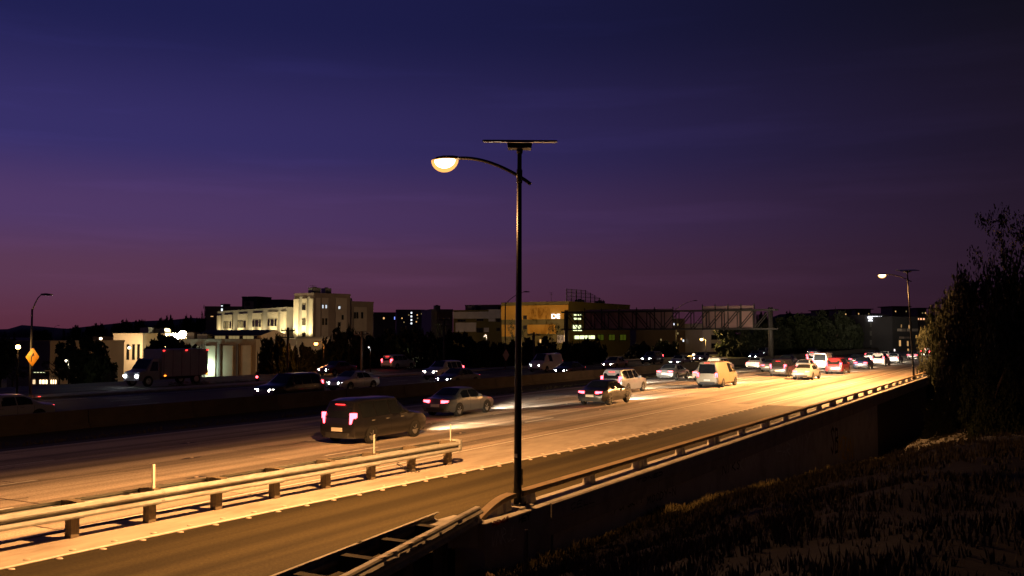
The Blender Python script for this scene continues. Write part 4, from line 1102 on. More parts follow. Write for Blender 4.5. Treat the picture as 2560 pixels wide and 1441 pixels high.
# small roof house carrying the floodlight
rh = Bld('roof_house', 'small brightly floodlit white roof house behind the bushy tree', 440, 205, R(-30), 843, -5.0, WHITES, pxR=496, Dp=7, roofm=CREAM)
fl = thing('floodlight', 'glaring floodlight on the roof house above the bushy tree', 'floodlight', dp(458, 835, 201))
b = MB(); b.tube([(0, 0, -1.6), (0, 0, -.2)], .05, 8); b.build('bracket', DARKM, fl)
b = MB(); b.box(-.35, .35, -.2, .2, -.22, .22); b.build('housing', DARKM, fl, bevel=.04)
b = MB(); secs = [[(.5 * math.cos(q * .3) * math.cos(a * math.pi / 6), -.22 - .22 * math.sin(q * .3), .36 * math.cos(q * .3) * math.sin(a * math.pi / 6)) for a in range(12)] for q in range(6)]
b.loft(secs); gl = b.build('lens', emat('flood_lens', (1.0, .86, .5), 60), fl, True); 
fl.rotation_euler = (0, 0, YAW); fl.scale = (1.7, 1.7, 1.7)
lamp('flood_light', 'POINT', (0, -1.6, -.2), 9000, (1.0, .76, .38), fl, .3)
# low civic building on the left
b5 = Bld('low_hall', 'low cream hall with a row of tall narrow windows', 357, 190, R(-22), 838, -5.0, CREAM, pxL=284, Dp=22, anchor='R')
for i, (a, mm) in enumerate(((290, GLASS), (304, WIN_WARM), (317, GLASS), (331, GLASS), (343.5, GLASS))):
    b5.window('F', a, 861, a + 6.3, 878 if i == 1 else 900, mm, 0)
for a in (293, 305): b5.window('F', a - 2, 883, a + 3, 898, WIN_WARM, 0, .02) if a == 305 else None
b5b = Bld('hall_wing', 'plain cream wing to the right of the low hall', 358, 194, R(10), 838, -5.0, CREAM, pxR=412, Dp=14)
b5b.panel('F', 367, 870, 385, 886, WHITES, .1)
b5c = Bld('brick_wing', 'low brown wing left of the hall with a band of dark windows', 232, 215, R(-12), 846, -5.0, stucco('rust', (.26, .17, .12)), pxR=283, Dp=12)
for a in (247, 256, 271): b5c.window('F', a, 854.5, a + 7, 863, GLASS, 0)
b5c.panel('F', 233, 863.5, 282, 866, CREAM, .25, 'string_course')
for px, py, e, nm, lab in ((252, 847, 1200, 'wall_light', 'pinkish wall light on the brown wing'), (323, 870, 1800, 'street_light', 'small glowing street light in front of the hall windows'), (248.6, 878, 120, 'yard_light', 'faint white yard light left of the hall')):
    p = dp(px, py, 186); o = thing(nm, lab, 'light', p)
    b = MB(); b.tube([(0, 0, .18), (0, 0, .35)], .12, 8); b.build('cap', DARKM, o)
    b = MB(); b.loft([[(.26 * math.sin(q * .52) * math.cos(a * .785), .26 * math.sin(q * .52) * math.sin(a * .785), -.26 * math.cos(q * .52)) for a in range(8)] for q in range(1, 6)]); b.build('globe', emat('globe_warm', (1, .72, .45), 9), o, True)
    b = MB(); b.tube([(0, 0, .3), (0, .6, .3)], .04, 6); b.build('bracket', DARKM, o)
    lamp('globe_light', 'POINT', (0, 0, -.5), e, (1, .62, .30), o, .2)
# store at the far left
b0 = Bld('corner_store', 'dim grey store at the far left behind the street trees', 20, 150, R(-14), 858, -4.5, TAUPE, pxR=126, Dp=18)
for a, c in ((82, 91), (98, 122), (126, 144)): b0.window('F', a, 948, c, 962, emat('shop_window', (1.0, .66, .36), 4), 2, .05)
b0.window('F', 84, 929, 116, 934, emat('canopy_tube', (.95, 1.0, .55), 1.6), 3, .05)
b0.panel('F', 60, 925, 126, 928, PILAS, 1.2, 'canopy')
for i, (px, py) in enumerate(((4, 905), (6, 932))): b0.window('F', px - 3, py - 12, px + 5, py + 6, WIN_WARM, 0, .05)
# distant blocks
b6a = Bld('hill_house', 'pale house on the skyline left of the penthouse with two glowing white windows', 512, 420, R(10), 768, 0, TAUPE, pxR=604, Dp=15)
for y in (762, 772): pass
b6a.window('F', 552, 771, 557.5, 780, WIN_COOL, 0); b6a.window('F', 526, 790, 534, 793, WIN_WARM, 0)
b6b = Bld('stair_head', 'small dark stair head on the skyline house', 551, 424, R(10), 762, b6a.H, ROOFD, pxR=571, Dp=6)
b6b.window('F', 552, 763.5, 557.5, 769.5, WIN_COOL, 0)
b6 = Bld('dim_block', 'dim low block between the tower and the far apartments', 934, 420, R(12), 783, -4, BROWN, pxR=989, Dp=20)
b6.window('F', 985, 792, 988, 800, emat('blue_window', (.2, .3, 1), 1.5), 0); b6.window('F', 957, 793, 962, 799, WIN_WARM, 0)
b6c = Bld('far_apartments', 'far apartment tower with a column of bright round windows', 991, 480, R(8), 776, -4, TAUPE, pxR=1062, Dp=20)
for y in (782.5, 791.5, 800.5, 809): b6c.window('F', 1026, y - 2.6, 1031, y + 2.6, WIN_COOL, 0)
for px, y in ((1022, 788), (1043, 788), (1044, 796), (1041, 805), (1005, 796), (1010, 806), (1054, 785)): b6c.window('F', px - 1.8, y - 1.8, px + 1.8, y + 1.8, WIN_WARM if px % 2 else WIN_DIM, 0)
b7 = Bld('tan_block', 'plain tan stucco block left of the white banded building', 1078, 300, R(14), 776, -5, TAUPE, pxR=1132, Dp=20)
b7.panel('F', 1085, 780, 1131, 800, stucco('tan', (.36, .27, .16)), .1)
b8 = Bld('banded_building', 'modern white and olive building with stepped white bands', 1133, 250, R(-16), 779, -5, OLIVE, pxR=1253, Dp=24)
b8.panel('F', 1134, 780, 1222, 797, WHITES, .4); b8.panel('F', 1222.5, 774, 1252, 796, WHITES, .45); b8.panel('F', 1222.5, 796.5, 1239, 804, WHITES, .45)
b8.panel('F', 1140, 807, 1191, 830, WHITES, .4); b8.panel('F', 1211, 820, 1222, 830, WHITES, .4)
for a, y0, c, y1 in ((1144, 799, 1165, 805), (1192, 797.5, 1209, 803), (1241, 797, 1252, 806), (1192, 820, 1208, 832), (1241, 820, 1251, 828)): b8.window('F', a, y0, c, y1, GLASS, 2, .05)
b8r = Bld('roof_storey', 'set back pinkish roof storey on the banded building', 1163, 262, R(-16), 766, b8.zb + b8.H, TAUPE, pxR=1253, Dp=8)
for a, c in ((1190, 1201), (1246, 1252)): b8r.panel('F', a, 767, c, 777, DKGREY, .1)
b9 = Bld('ochre_building', 'ochre building with olive bands and a dark olive side', 1422, 205, R(58), 757.5, -5, OLIVE, pxR=1575, pxL=1254)
b9.panel('L', 1254.5, 764, 1421.5, 799, OCHRE, .25); b9.panel('L', 1320, 812, 1390, 835, OCHRE, .25); b9.panel('L', 1320, 799.2, 1366, 811.8, OLIVE, .1)
b9.panel('L', 1255, 812, 1300, 842, OCHRE, .2)
for y0, y1 in ((789, 799), (814, 824)): b9.window('L', 1310, y0, 1319, y1, GLASS, 1, .28)
b9.window('L', 1350, 848, 1356, 858, WIN_WARM, 0, .28); b9.panel('L', 1395, 838, 1415, 858, WHITES, .3)
for a, y0, c, y1, mu in ((1432, 785, 1454, 791, 2), (1432, 794, 1453, 801, 2), (1430, 812, 1454, 829, 1), (1434, 838, 1486, 849, 3)):
    b9.window('F', a, y0, c, y1, SIGN_G, mu, .1)
for a in (1492, 1520, 1548): b9.window('F', a, 836, a + 16, 852, emat('lime_dim', (.55, .70, .05), .06), 1, .1)
# screen fence on the roof corner
rfz = b9.H + .36
for u in [i * 2.2 for i in range(9)]:
    b = MB(); h = 2.7 if u < 9 else 2.7 - (u - 8.8) * .22; b.beam((u, .5, rfz), (u, .5, rfz + h), .14, .14); b.build('screen_post', DARKM, b9.t)
for z in (.3, 1.1, 1.9, 2.6):
    b = MB(); b.beam((0, .5, rfz + z), (8.8, .5, rfz + z), .07, .07); e = 8.8 + max(0, (2.7 - z) / .22)
    if e > 9.5: b.beam((8.8, .5, rfz + z), (min(e, 17.6), .5, rfz + z), .07, .07)
    tag(b.build('screen_rail', DARKM, b9.t), None, None)
for k_ in range(36):
    u = .3 + k_ * .48; h = 2.65 if u < 9 else 2.65 - (u - 8.8) * .22
    b = MB(); b.beam((u, .5, rfz + .05), (u, .5, rfz + h), .05, .05); b.build('screen_bar', DARKM, b9.t)
def text(txt, height, m, parent, loc, rot, name='lettering', ext=.06, align='CENTER', label=None):
    c = bpy.data.curves.new(name, 'FONT'); c.body = txt; c.size = height; c.align_x = align; c.extrude = ext; c.offset = height * .015
    o = bpy.data.objects.new(name, c); COL.objects.link(o)
    dg = bpy.context.evaluated_depsgraph_get(); me = bpy.data.meshes.new_from_object(o.evaluated_get(dg))
    bpy.data.objects.remove(o)
    me.materials.clear(); me.materials.append(m)
    p = bpy.data.objects.new(name, me); COL.objects.link(p); p.parent = parent; p.location = loc; p.rotation_euler = rot
    if label: p['label'] = label
    return p
u, v = b9.uv(1391.5, 796.5, 'L'); w_ = abs(b9.uv(1403, 796, 'L')[0] - b9.uv(1380, 796, 'L')[0])
tx = text('DE', 1.35, SIGN_W, b9.t, b9.P('L', u, v, .45), (R(90), 0, R(-90)), label='glowing white letters on the ochre wall'); tx.scale = (w_ / 1.75, 1, 1)
random.seed(17)
for bl, spots in ((b1, ((.2, 1.0), (.34, 1.1))), (b5, ((.3, 6), (.55, 9), (.8, 7))), (b5b, ((.5, 5), (.7, 6))), (b3, ((.3, 3), (.7, 4))), (b8, ((.2, 6), (.75, 14))), (b9, ((.7, 8), (.85, 5))), (b7, ((.4, 5),)), (b4, ((.5, 5),))):
    for fu, y in spots:
        u = bl.W * fu; w_ = random.uniform(.6, 1.3); h_ = random.uniform(.7, 1.3); m = MB(); m.box(u - w_, u + w_, y, y + 1.5, bl.H, bl.H + .4 + h_); ru = m.build('roof_unit', GREYM, bl.t)
        m = MB(); m.tube([(u, y + .7, bl.H + .4 + h_), (u, y + .7, bl.H + .6 + h_)], .45, 10); m.build('fan_cowl', DARKM, ru)
for bl, u, y, h_ in ((b3, 2.0, 3.0, 2.2), (b9, 3.0, 6.0, 2.5), (b2, 20.0, 1.5, 3.6)):
    m = MB(); m.tube([(u, y, bl.H), (u, y, bl.H + h_)], .04, 5); m.beam((u - .9, y, bl.H + h_ * .95), (u + .9, y, bl.H + h_ * .95), .05, .05); m.beam((u - .6, y, bl.H + h_ * .8), (u + .6, y, bl.H + h_ * .8), .05, .05); m.build('aerial', DARKM, bl.t)
# blocks beyond the gantry
b10 = Bld('dim_flats', 'dim flats behind the sign gantry with scattered lit windows', 1590, 240, R(12), 800, -5, BROWN, pxR=1712, Dp=18)
for px, y, mm in ((1684, 811, WIN_COOL), (1694, 812, WIN_DIM), (1694, 834, WIN_DIM), (1703, 848, WIN_WARM), (1708, 852, WIN_COOL), (1636, 893, WIN_WARM), (1643, 894, WIN_WARM), (1680, 892, WIN_WARM), (1652, 850, WIN_DIM), (1610, 870, WIN_DIM)):
    b10.window('F', px - 2.4, y - 3.2, px + 2.4, y + 3.2, mm, 0, .04)
b10b = Bld('link_block', 'low dark link block left of the white flats', 1713, 245, R(6), 822, -5, TAUPE, pxR=1775, Dp=12)
b10c = Bld('white_flats', 'white flats behind the round dark tree, two top windows lit', 1776, 230, R(16), 812, -5, WHITES, pxR=1835, Dp=14)
for a, y0, c, y1, mm in ((1783, 820, 1791, 830, WIN_WARM), (1812, 819, 1818, 828, WIN_WARM), (1778, 838, 1792, 850, GLASS), (1778, 859, 1790, 871, GLASS), (1778, 880, 1790, 892, GLASS), (1812, 838, 1822, 850, GLASS)): b10c.window('F', a, y0, c, y1, mm, 1, .03)
# dark apartment house with the sign
b11w = Bld('white_wing', 'narrow white wing at the left end of the dark apartment house', 2138, 250, R(20), 797, -4, WHITES, pxR=2164, Dp=10)
b11 = Bld('dark_apartments', 'dark apartment house with a glowing white sign on its top corner', 2162, 240, R(20), 791, -4, DKGREY, pxR=2222, Dp=16)
b11b = Bld('balcony_apartments', 'dark apartment block with lit windows and pale balconies', 2231, 236, R(36), 795, -4, DKGREY, pxR=2296, Dp=16)
b11c = Bld('recessed_bay', 'grey recessed bay between the two dark apartment blocks', 2220, 262, R(20), 797, -4, TAUPE, pxR=2234, Dp=6)
for y in (812, 833, 856):
    for a, c in ((2175, 2181), (2190, 2206), (2213, 2219)): b11.window('F', a, y - 5, c, y + 6, GLASS, 1 if c - a < 8 else 3, .03, GREYM)
for a, c in ((2191, 2196), (2214, 2220)): b11.window('F', a, 872, c, 881, WIN_WARM if a < 2200 else emat('lobby_window', (1, .85, .8), 1.8), 0, .03)
b11b.window('F', 2233, 872, 2238, 881, emat('lobby_window', (1, .85, .8), 1.8), 0, .03)
for a, y0, c, y1 in ((2246, 850, 2252, 867), (2266, 852, 2271, 867), (2267, 871, 2272, 880), (2270, 812, 2276, 823), (2251, 811, 2254, 820)): b11b.window('F', a, y0, c, y1, WIN_WARM, 1, .03)
for a, c in ((2243, 2253), (2267, 2284)): b11b.panel('F', a, 822, c, 829, TAUPE, 1.2, 'balcony')
b11b.panel('F', 2248, 842, 2268, 847, BROWN, 1.2, 'balcony')
u, v = b11.uv(2185, 797.5, 'F'); fw = b11.uv(2205, 797, 'F')[0] - b11.uv(2165, 797, 'F')[0]
tx = text('GABRIELLA', .95, SIGN_W, b11.t, (u, -.35, v), (R(90), 0, 0), label='glowing white name sign'); tx.scale = (fw / 5.2, 1, 1)
tx = text('APARTMENTS', .62, SIGN_W, b11.t, (u, -.35, v - .62), (R(90), 0, 0), label='second line of the glowing sign'); tx.scale = (fw / 4.6, 1, 1)
b12 = Bld('lit_gallery', 'long low gallery glowing orange behind the dark apartments', 2268, 300, R(10), 794, -4, BROWN, pxR=2345, Dp=10)
for i in range(6): b12.window('F', 2271 + i * 7, 795, 2277 + i * 7, 801, emat('gallery_glow', (1, .45, .22), 1.6), 0, .03)
# houses on the right-hand ridge
random.seed(21)
ridge = [(2232, 2272, 770, 'broad flat roofed house on the ridge above the dark apartments'), (2295, 2317, 774, 'small boxy house on the ridge near the roadside tree'), (2098, 2130, 777, 'low house on the ridge left of the glowing sign'), (2140, 2178, 776, 'low house on the ridge above the glowing sign'), (2050, 2080, 779, 'lowest house at the left of the ridge')]
for i, (a, c, y, lab) in enumerate(ridge):
    h = Bld('ridge_house', lab, a, 430 + 15 * i, R(8), y, 3, BROWN, pxR=c, Dp=10, cat='house', group='houses on the right-hand ridge')
    b = MB(); b.box(-1.0, h.W + 1, -1, h.D + 1, h.H + .36, h.H + .75); b.build('roof', ROOFD, h.t)
    for q in range(3):
        px = a + (c - a) * (q + .5) / 3; h.window('F', px - 1.6, y + 7, px + 1.6, y + 11, (WIN_WARM, GLASS, WIN_DIM)[(q + i) % 3], 0, .03)

# ------------------------------------------------------------------ hills
def hill(name, pts, Z, depth, zb, m):
    b = MB(); secs = []
    for px, py in pts:
        t = dp(px, py, Z); f = dp(px, py, Z - depth); bk = dp(px, py, Z + depth)
        secs.append([(f.x, f.y, zb), (f.x * .5 + t.x * .5, f.y * .5 + t.y * .5, zb + (t.z - zb) * .72), tuple(t), (bk.x, bk.y, zb)])
    b.loft(secs); return struct(b.build(name, m, smooth=True))
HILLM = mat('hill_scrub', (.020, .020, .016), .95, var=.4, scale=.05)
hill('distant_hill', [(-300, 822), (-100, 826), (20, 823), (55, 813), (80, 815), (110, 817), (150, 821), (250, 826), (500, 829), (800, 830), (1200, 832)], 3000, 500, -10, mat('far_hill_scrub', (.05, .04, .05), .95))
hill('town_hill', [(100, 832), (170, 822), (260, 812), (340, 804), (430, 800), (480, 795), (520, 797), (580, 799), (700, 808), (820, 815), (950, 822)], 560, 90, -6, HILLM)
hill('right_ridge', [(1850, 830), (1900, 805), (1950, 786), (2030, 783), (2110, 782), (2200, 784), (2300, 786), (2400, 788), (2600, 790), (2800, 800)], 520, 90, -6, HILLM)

# ------------------------------------------------------------------ trees
def crown_mesh(name, seed, clumps, per, leaf, shape, m, squash=1.0):
    rnd = random.Random(seed); b = MB()
    for c in range(clumps):
        for _ in range(50):
            x, y, z = rnd.uniform(-1, 1), rnd.uniform(-1, 1), rnd.uniform(0, 1)
            if shape == 'round': ok = x * x + y * y + ((z - .52) / .52) ** 2 < 1
            elif shape == 'cone': ok = math.hypot(x, y) < (1.02 - z) * 1.0 and z > .05
            elif shape == 'column': ok = math.hypot(x, y) < .9 * (1 - max(0, z - .6) / .45) ** .6
            else: ok = x * x + y * y + ((z - .5) / .5) ** 2 < 1 and x * x + y * y + ((z - .45) / .5) ** 2 > .25
            if ok: break
        cr = rnd.uniform(.10, .26)
        for _ in range(per):
            v = Vector((rnd.gauss(0, 1), rnd.gauss(0, 1), rnd.gauss(0, 1))).normalized() * cr * rnd.random() ** .4
            p = Vector((x, y, z)) + Vector((v.x, v.y, v.z * .55 * squash))
            a = Vector((rnd.gauss(0, 1), rnd.gauss(0, 1), rnd.gauss(0, .6))).normalized(); d = a.cross(Vector((rnd.gauss(0, 1), rnd.gauss(0, 1), rnd.gauss(0, 1)))).normalized()
            L_ = leaf * rnd.uniform(.7, 1.5); w_ = L_ * .45
            b.quad(p - a * L_, p + d * w_, p + a * L_, p - d * w_)
    me = bpy.data.meshes.new(name); me.from_pydata(b.v, [], b.f); me.materials.append(m); return me
CR = {
    'round': [crown_mesh('crown', 1, 110, 50, .075, 'round', LEAF_C), crown_mesh('crown', 2, 120, 48, .070, 'round', LEAF_A), crown_mesh('crown', 9, 110, 50, .078, 'round', LEAF_C)],
    'cone': [crown_mesh('crown', 3, 60, 46, .050, 'cone', LEAF_C)],
    'column': [crown_mesh('crown', 4, 60, 50, .045, 'column', LEAF_C)],
    'airy': [crown_mesh('crown', 5, 34, 42, .040, 'shell', LEAF_A), crown_mesh('crown', 6, 40, 40, .036, 'shell', LEAF_B)],
    'lush': [crown_mesh('crown', 7, 170, 78, .030, 'round', LEAF_A), crown_mesh('crown', 8, 170, 78, .030, 'round', LEAF_C)],
    'branchy': [crown_mesh('crown', 12, 44, 40, .026, 'shell', LEAF_C)],
}
def trunk_mesh(seed, forks):
    rnd = random.Random(seed); b = MB()
    b.tube([(0, 0, -.06), (.03, 0, .15), (.01, .02, .34), (0, 0, .6)], [.075, .055, .045, .022], 8)
    for i in range(forks):
        a = rnd.uniform(0, 6.28); h = rnd.uniform(.22, .5); r = rnd.uniform(.5, .85); t = min(.95, h + rnd.uniform(.25, .45))
        b.tube([(0, 0, h), (.35 * r * math.cos(a), .35 * r * math.sin(a), h + (t - h) * .5), (r * math.cos(a), r * math.sin(a), t)], [.035, .024, .008], 6)
    return b.mesh('trunk', BARK, True)
TR = [trunk_mesh(1, 5), trunk_mesh(2, 7), trunk_mesh(3, 9)]
TN = [0]
def tree(px, Z, ytop, ybot, wpx, kind, label, zb=None, lo=.12, group=None, name='tree', cat='tree', var=None, xy=None):
    """a tree whose crown spans wpx pixels and tops out at ytop, at depth Z"""
    TN[0] += 1
    p = dp(px, 835, Z); zt = dp(px, ytop, Z).z; z0 = dp(px, ybot, Z).z if zb is None else zb
    H = zt - z0; r = wpx / 2 / FPX * Z
    t = thing(name, label, cat, (p.x, p.y, z0), 0, group)
    ms = CR[kind]; me = ms[(TN[0] if var is None else var) % len(ms)]
    a = TN[0] * 2.4
    inst('crown', me, t, (0, 0, H * lo), (0, 0, a), (r * .93, r * .93, H * (1 - lo) * .95))
    inst('trunk', TR[TN[0] % 3], t, (0, 0, 0), (0, 0, a + 1), (r * .8, r * .8, H * .95))
    return t
G1 = 'dark trees along the far side of the freeway'
bank = [ # px, Z, ytop, wpx, kind, label
    (693, 108, 832, 92, 'round', 'dark leafy tree in front of the orange lit warehouse corner'),
    (668, 106, 902, 56, 'round', 'low bushy tree spilling left below the warehouse corner tree'),
    (752, 112, 855, 66, 'round', 'dark tree just right of the tall utility pole'),
    (800, 116, 866, 76, 'round', 'tree with orange lit leaves beside the sodium street lamp'),
    (862, 120, 826, 120, 'round', 'big dark tree below the plain brown block'),
    (935, 124, 832, 120, 'round', 'dark tree around the pole with small pale signs'),
    (1010, 126, 812, 140, 'round', 'tallest dark tree below the far apartment tower'),
    (1078, 122, 836, 100, 'round', 'dark tree left of the second utility pole'),
    (1150, 128, 822, 130, 'round', 'dark tree hiding the foot of the white banded building'),
    (1215, 124, 846, 110, 'round', 'dark tree left of the big lamp pole'),
    (1345, 130, 848, 120, 'round', 'dark tree just right of the big lamp pole'),
    (1290, 128, 846, 90, 'round', 'dark tree right behind the big lamp pole'),
    (1432, 134, 850, 110, 'round', 'dark tree at the foot of the ochre corner'),
    (1478, 140, 849, 84, 'round', 'rounded dark tree below the lime lit windows'),
    (1600, 165, 852, 90, 'round', 'dim tree under the left panel of the gantry'),
    (1665, 172, 848, 80, 'round', 'dim tree beneath the middle of the gantry'),
    (1855, 180, 806, 140, 'round', 'big rounded dark tree under the right gantry panel'),
    (1925, 200, 800, 120, 'round', 'dark tree behind the right gantry post'),
    (2000, 214, 782, 130, 'round', 'broad dark tree right of the gantry'),
    (2075, 220, 782, 130, 'round', 'broad dark tree left of the glowing sign building'),
    (2128, 224, 796, 60, 'round', 'dark tree touching the white wing of the apartments'),
]
for px, Z, y, w, kd, lab in bank: tree(px, Z, y, 0, w, kd, lab, zb=-3.2, lo=.05, group=G1)
tree(425, 112, 832, 0, 130, 'round', 'bushy street tree in front of the glaring floodlight', zb=-2.5, lo=.25, group=G1, var=0)
tree(462, 110, 868, 0, 70, 'airy', 'lower bush right of the floodlit street tree', zb=-2.5, lo=.15, group=G1, var=1)
tree(205, 105, 838, 0, 130, 'round', 'black street tree left of the low hall', zb=-2.5, lo=.2, group=G1)
tree(255, 100, 885, 0, 80, 'round', 'black bush at the left end of the low hall', zb=-2.5, lo=.05, group=G1)
tree(150, 88, 893, 0, 96, 'airy', 'thin leafed tree lit by the shop windows', zb=-.3, lo=.2, group=G1, var=1)
tree(35, 84, 905, 0, 100, 'airy', 'small tree left of the warning sign pole', zb=-.3, lo=.25, group=G1, var=0)
tree(5, 120, 842, 0, 80, 'round', 'dark tree cut by the left edge', zb=-2.5, lo=.2, group=G1)
tree(275, 92, 925, 0, 46, 'airy', 'slim young tree beside the grey truck', zb=-.2, lo=.2, group=G1, var=1)
for px, Z, y, w, lab in ((1100, 210, 796, 40, 'palm like tree standing against the tan block'), (1385, 190, 801, 46, 'bare branched tree in front of the ochre wall'), (1290, 200, 790, 50, 'slim tree against the ochre wall beside the lamp pole')):
    tree(px, Z, y, 0, w, 'branchy', lab, zb=-5, lo=.45, name='slim_tree')
tree(508, 300, 760, 0, 14, 'column', 'small dark tree beside the skyline house', zb=2, lo=.1)
tree(815, 226, 731, 0, 10, 'airy', 'tiny tree poking above the tower roof', zb=13, lo=.4, var=0)
ORD = 'first second third fourth fifth sixth seventh eighth ninth tenth eleventh twelfth thirteenth fourteenth fifteenth sixteenth seventeenth eighteenth nineteenth twentieth twenty-first twenty-second twenty-third twenty-fourth twenty-fifth twenty-sixth'.split()
G2 = 'trees on the wooded hill'
random.seed(9)
xs = [12, 34, 95, 112, 160, 176, 190, 208, 230, 246, 268, 292, 312, 330, 348, 362, 384, 402, 422, 440, 452, 470, 484, 498, 512, 530]
for i, px in enumerate(xs):
    top = 822 - 26 * smooth(100, 470, px) + random.uniform(-6, 7) if px > 130 else random.choice((822, 827, 825))
    kd = 'cone' if i % 3 == 1 else ('column' if i % 5 == 0 else 'round'); w = random.uniform(24, 40) if kd == 'round' else random.uniform(14, 22)
    tree(px, 430 + random.uniform(-20, 25), top, 0, w, kd, ORD[i] + {'cone': ' and pointed', 'column': ' and slender', 'round': ' and rounded'}[kd] + ' tree from the left along the wooded hill', zb=-2, lo=.05, group=G2)
for i, px in enumerate((1893, 1908, 1925, 1948, 1972, 2003, 2040, 2062, 2090, 2186, 2215, 2265)):
    tree(px, 500, 782 + random.uniform(-7, 4), 0, random.uniform(18, 34), ('cone', 'round', 'airy')[i % 3], ORD[i] + ' small tree from the left on the right-hand ridge', zb=2, lo=.05, group='trees on the right-hand ridge')
# roadside trees at the right: lush bush mass and a taller loose crowned tree
G3 = 'roadside trees at the right'
for px, Z, y, w, kd, lab, zb, lo in (
    (2362, 88, 772, 140, 'lush', 'leafy tree beside the parapet with lamplit yellow green edge', -5, .1),
    (2395, 78, 692, 150, 'lush', 'dark rounded tree rising right of the farther lamp', -4.5, .12),
    (2460, 62, 660, 190, 'lush', 'large black tree mass filling the right side', -3.5, .1),
    (2545, 50, 640, 200, 'lush', 'black tree mass at the right edge', -2.5, .08),
    (2520, 70, 486, 190, 'branchy', 'tall loose crowned tree reaching highest at the right edge', -3, .5),
    (2590, 66, 500, 170, 'branchy', 'loose crowned tree mostly cut off by the right edge', -3, .5),
    (2400, 70, 880, 120, 'lush', 'low black bush under the trees at the parapet end', -4.5, .02),
    (2640, 48, 610, 240, 'lush', 'dark tree standing just outside the right edge', -2, .08),
    (2345, 68, 985, 90, 'lush', 'low dark bush added to darken the bank before the parapet end', -4.6, .02),  # added bush, covers a lamplit strip of the bank
    (2480, 46, 862, 170, 'lush', 'low black bush in front of the right hand trees', -1.5, .02)):
    tree(px, Z, y, 0, w, kd, lab, zb=zb, lo=lo, group=G3)
# shrubs on the verge
for i, (px, lab) in enumerate(((505, 'low shrub on the verge left of the truck lights'), (560, 'low shrub in the middle of the verge'), (610, 'rounded shrub on the verge below the warehouse'), (650, 'shrub at the right end of the lit verge'), (700, 'small shrub beyond the traffic signal'), (450, 'low shrub at the left end of the verge'))):
    d = ray(px, 900); k = 61.4 / -d.x; p = CAMP + d * k
    Zd = (p - CAMP).dot(FWD); tree(px, Zd, 950 + 3 * (i % 2), 0, 60, 'airy', lab, zb=.08, lo=.02, group='shrubs on the planted verge', name='shrub', cat='shrub', var=1)

# ------------------------------------------------------------------ street furniture
def cobra(px, Z, ytop, zb, arm_px, label, h2=None, lit=False, name='street_lamp', m=DARKM):
    p = dp(px, 835, Z); zt = dp(px, ytop, Z).z; H = zt - zb; L_ = arm_px / FPX * Z
    t = thing(name, label, 'street lamp', (p.x, p.y, zb), math.atan2(RGT.y, RGT.x))
    b = MB(); b.tube([(0, 0, 0), (0, 0, H * .86)], [.10, .06], 10); b.build('pole', m, t, True)
    b = MB(); b.tube([(0, 0, H * .84), (L_ * .25, 0, H * .91), (L_ * .55, 0, H * .97), (L_ * .85, 0, H)], [.045, .04, .035, .03], 8); b.build('arm', m, t, True)
    b = MB(); b.loft([[(L_ * .82, -.07, H - .05), (L_ * .82, .07, H - .05), (L_ * .82, .05, H + .06), (L_ * .82, -.05, H + .06)], [(L_ * .82 + .35, -.16, H - .07), (L_ * .82 + .35, .16, H - .07), (L_ * .82 + .35, .11, H + .09), (L_ * .82 + .35, -.11, H + .09)], [(L_ * .82 + .75, -.07, H - .05), (L_ * .82 + .75, .07, H - .05), (L_ * .82 + .75, .05, H + .03), (L_ * .82 + .75, -.05, H + .03)]]); b.build('lamp_head', m, t)
    b = MB(); b.box(-.18, .18, -.18, .18, 0, .12); b.build('base', m, t)
    return t
cobra(79, 63, 737, .14, 26, 'unlit grey street lamp carrying the yellow warning sign', m=GREYM)
cobra(1263, 118, 730, 0, 56, 'unlit street lamp with long arm just left of the big lamp pole')
cobra(1690, 182, 752, 0, 54, 'unlit street lamp rising above the sign gantry')
cobra(133, 300, 814, 0, 12, 'tiny unlit lamp on the skyline by the distant hill')
def diamond(px, py, Z, half, label, face, arrow=False, rot=0.0):
    p = dp(px, py, Z); t = thing('warning_sign', label, 'sign', p, YAW + rot)
    b = MB(); c = [(0, -half), (half, 0), (0, half), (-half, 0)]
    b.loft([[(x, -.10, z) for x, z in c], [(x, -.085, z) for x, z in c]]); b.build('plate', face, t)
    if arrow:
        ym = mat('sign_black', (.01, .01, .01), .6); a = MB(); y = -.104; h = half
        P_ = [(-.16, -.46), (-.16, -.18), (-.10, .02), (.04, .18)]
        W_ = .085
        for (x0, z0), (x1, z1) in zip(P_, P_[1:]):
            d = Vector((x1 - x0, z1 - z0)).normalized(); nn = Vector((-d.y, d.x)) * W_; e = d * .04
            a.quad(*[((q.x) * h, y, (q.y) * h) for q in (Vector((x0, z0)) - nn - e, Vector((x1, z1)) - nn + e, Vector((x1, z1)) + nn + e, Vector((x0, z0)) + nn - e)]); y -= .0008
        a.quad((-.10 * h, y, .30 * h), (.22 * h, y, .44 * h), (.22 * h, y, .06 * h))
        tag(a.build('arrow', ym, t), 'black curve arrow', None)
    return t
YSIGN = mat('sign_yellow', (.80, .36, .02), .45, var=.06)
ys = diamond(83, 893, 62.6, .62, 'yellow diamond warning sign with a black arrow curving right', YSIGN, True); ys.scale = (.72, 1, 1)
ds = diamond(1265, 888, 116, .75, 'back of a diamond sign beside the big lamp pole', mat('sign_back', (.45, .38, .30), .5), False); ds.scale = (.55, 1, 1)
b = MB(); b.tube([(0, -.04, -2.2), (0, -.04, .7)], .05, 8); b.build('post', DARKM, ds)
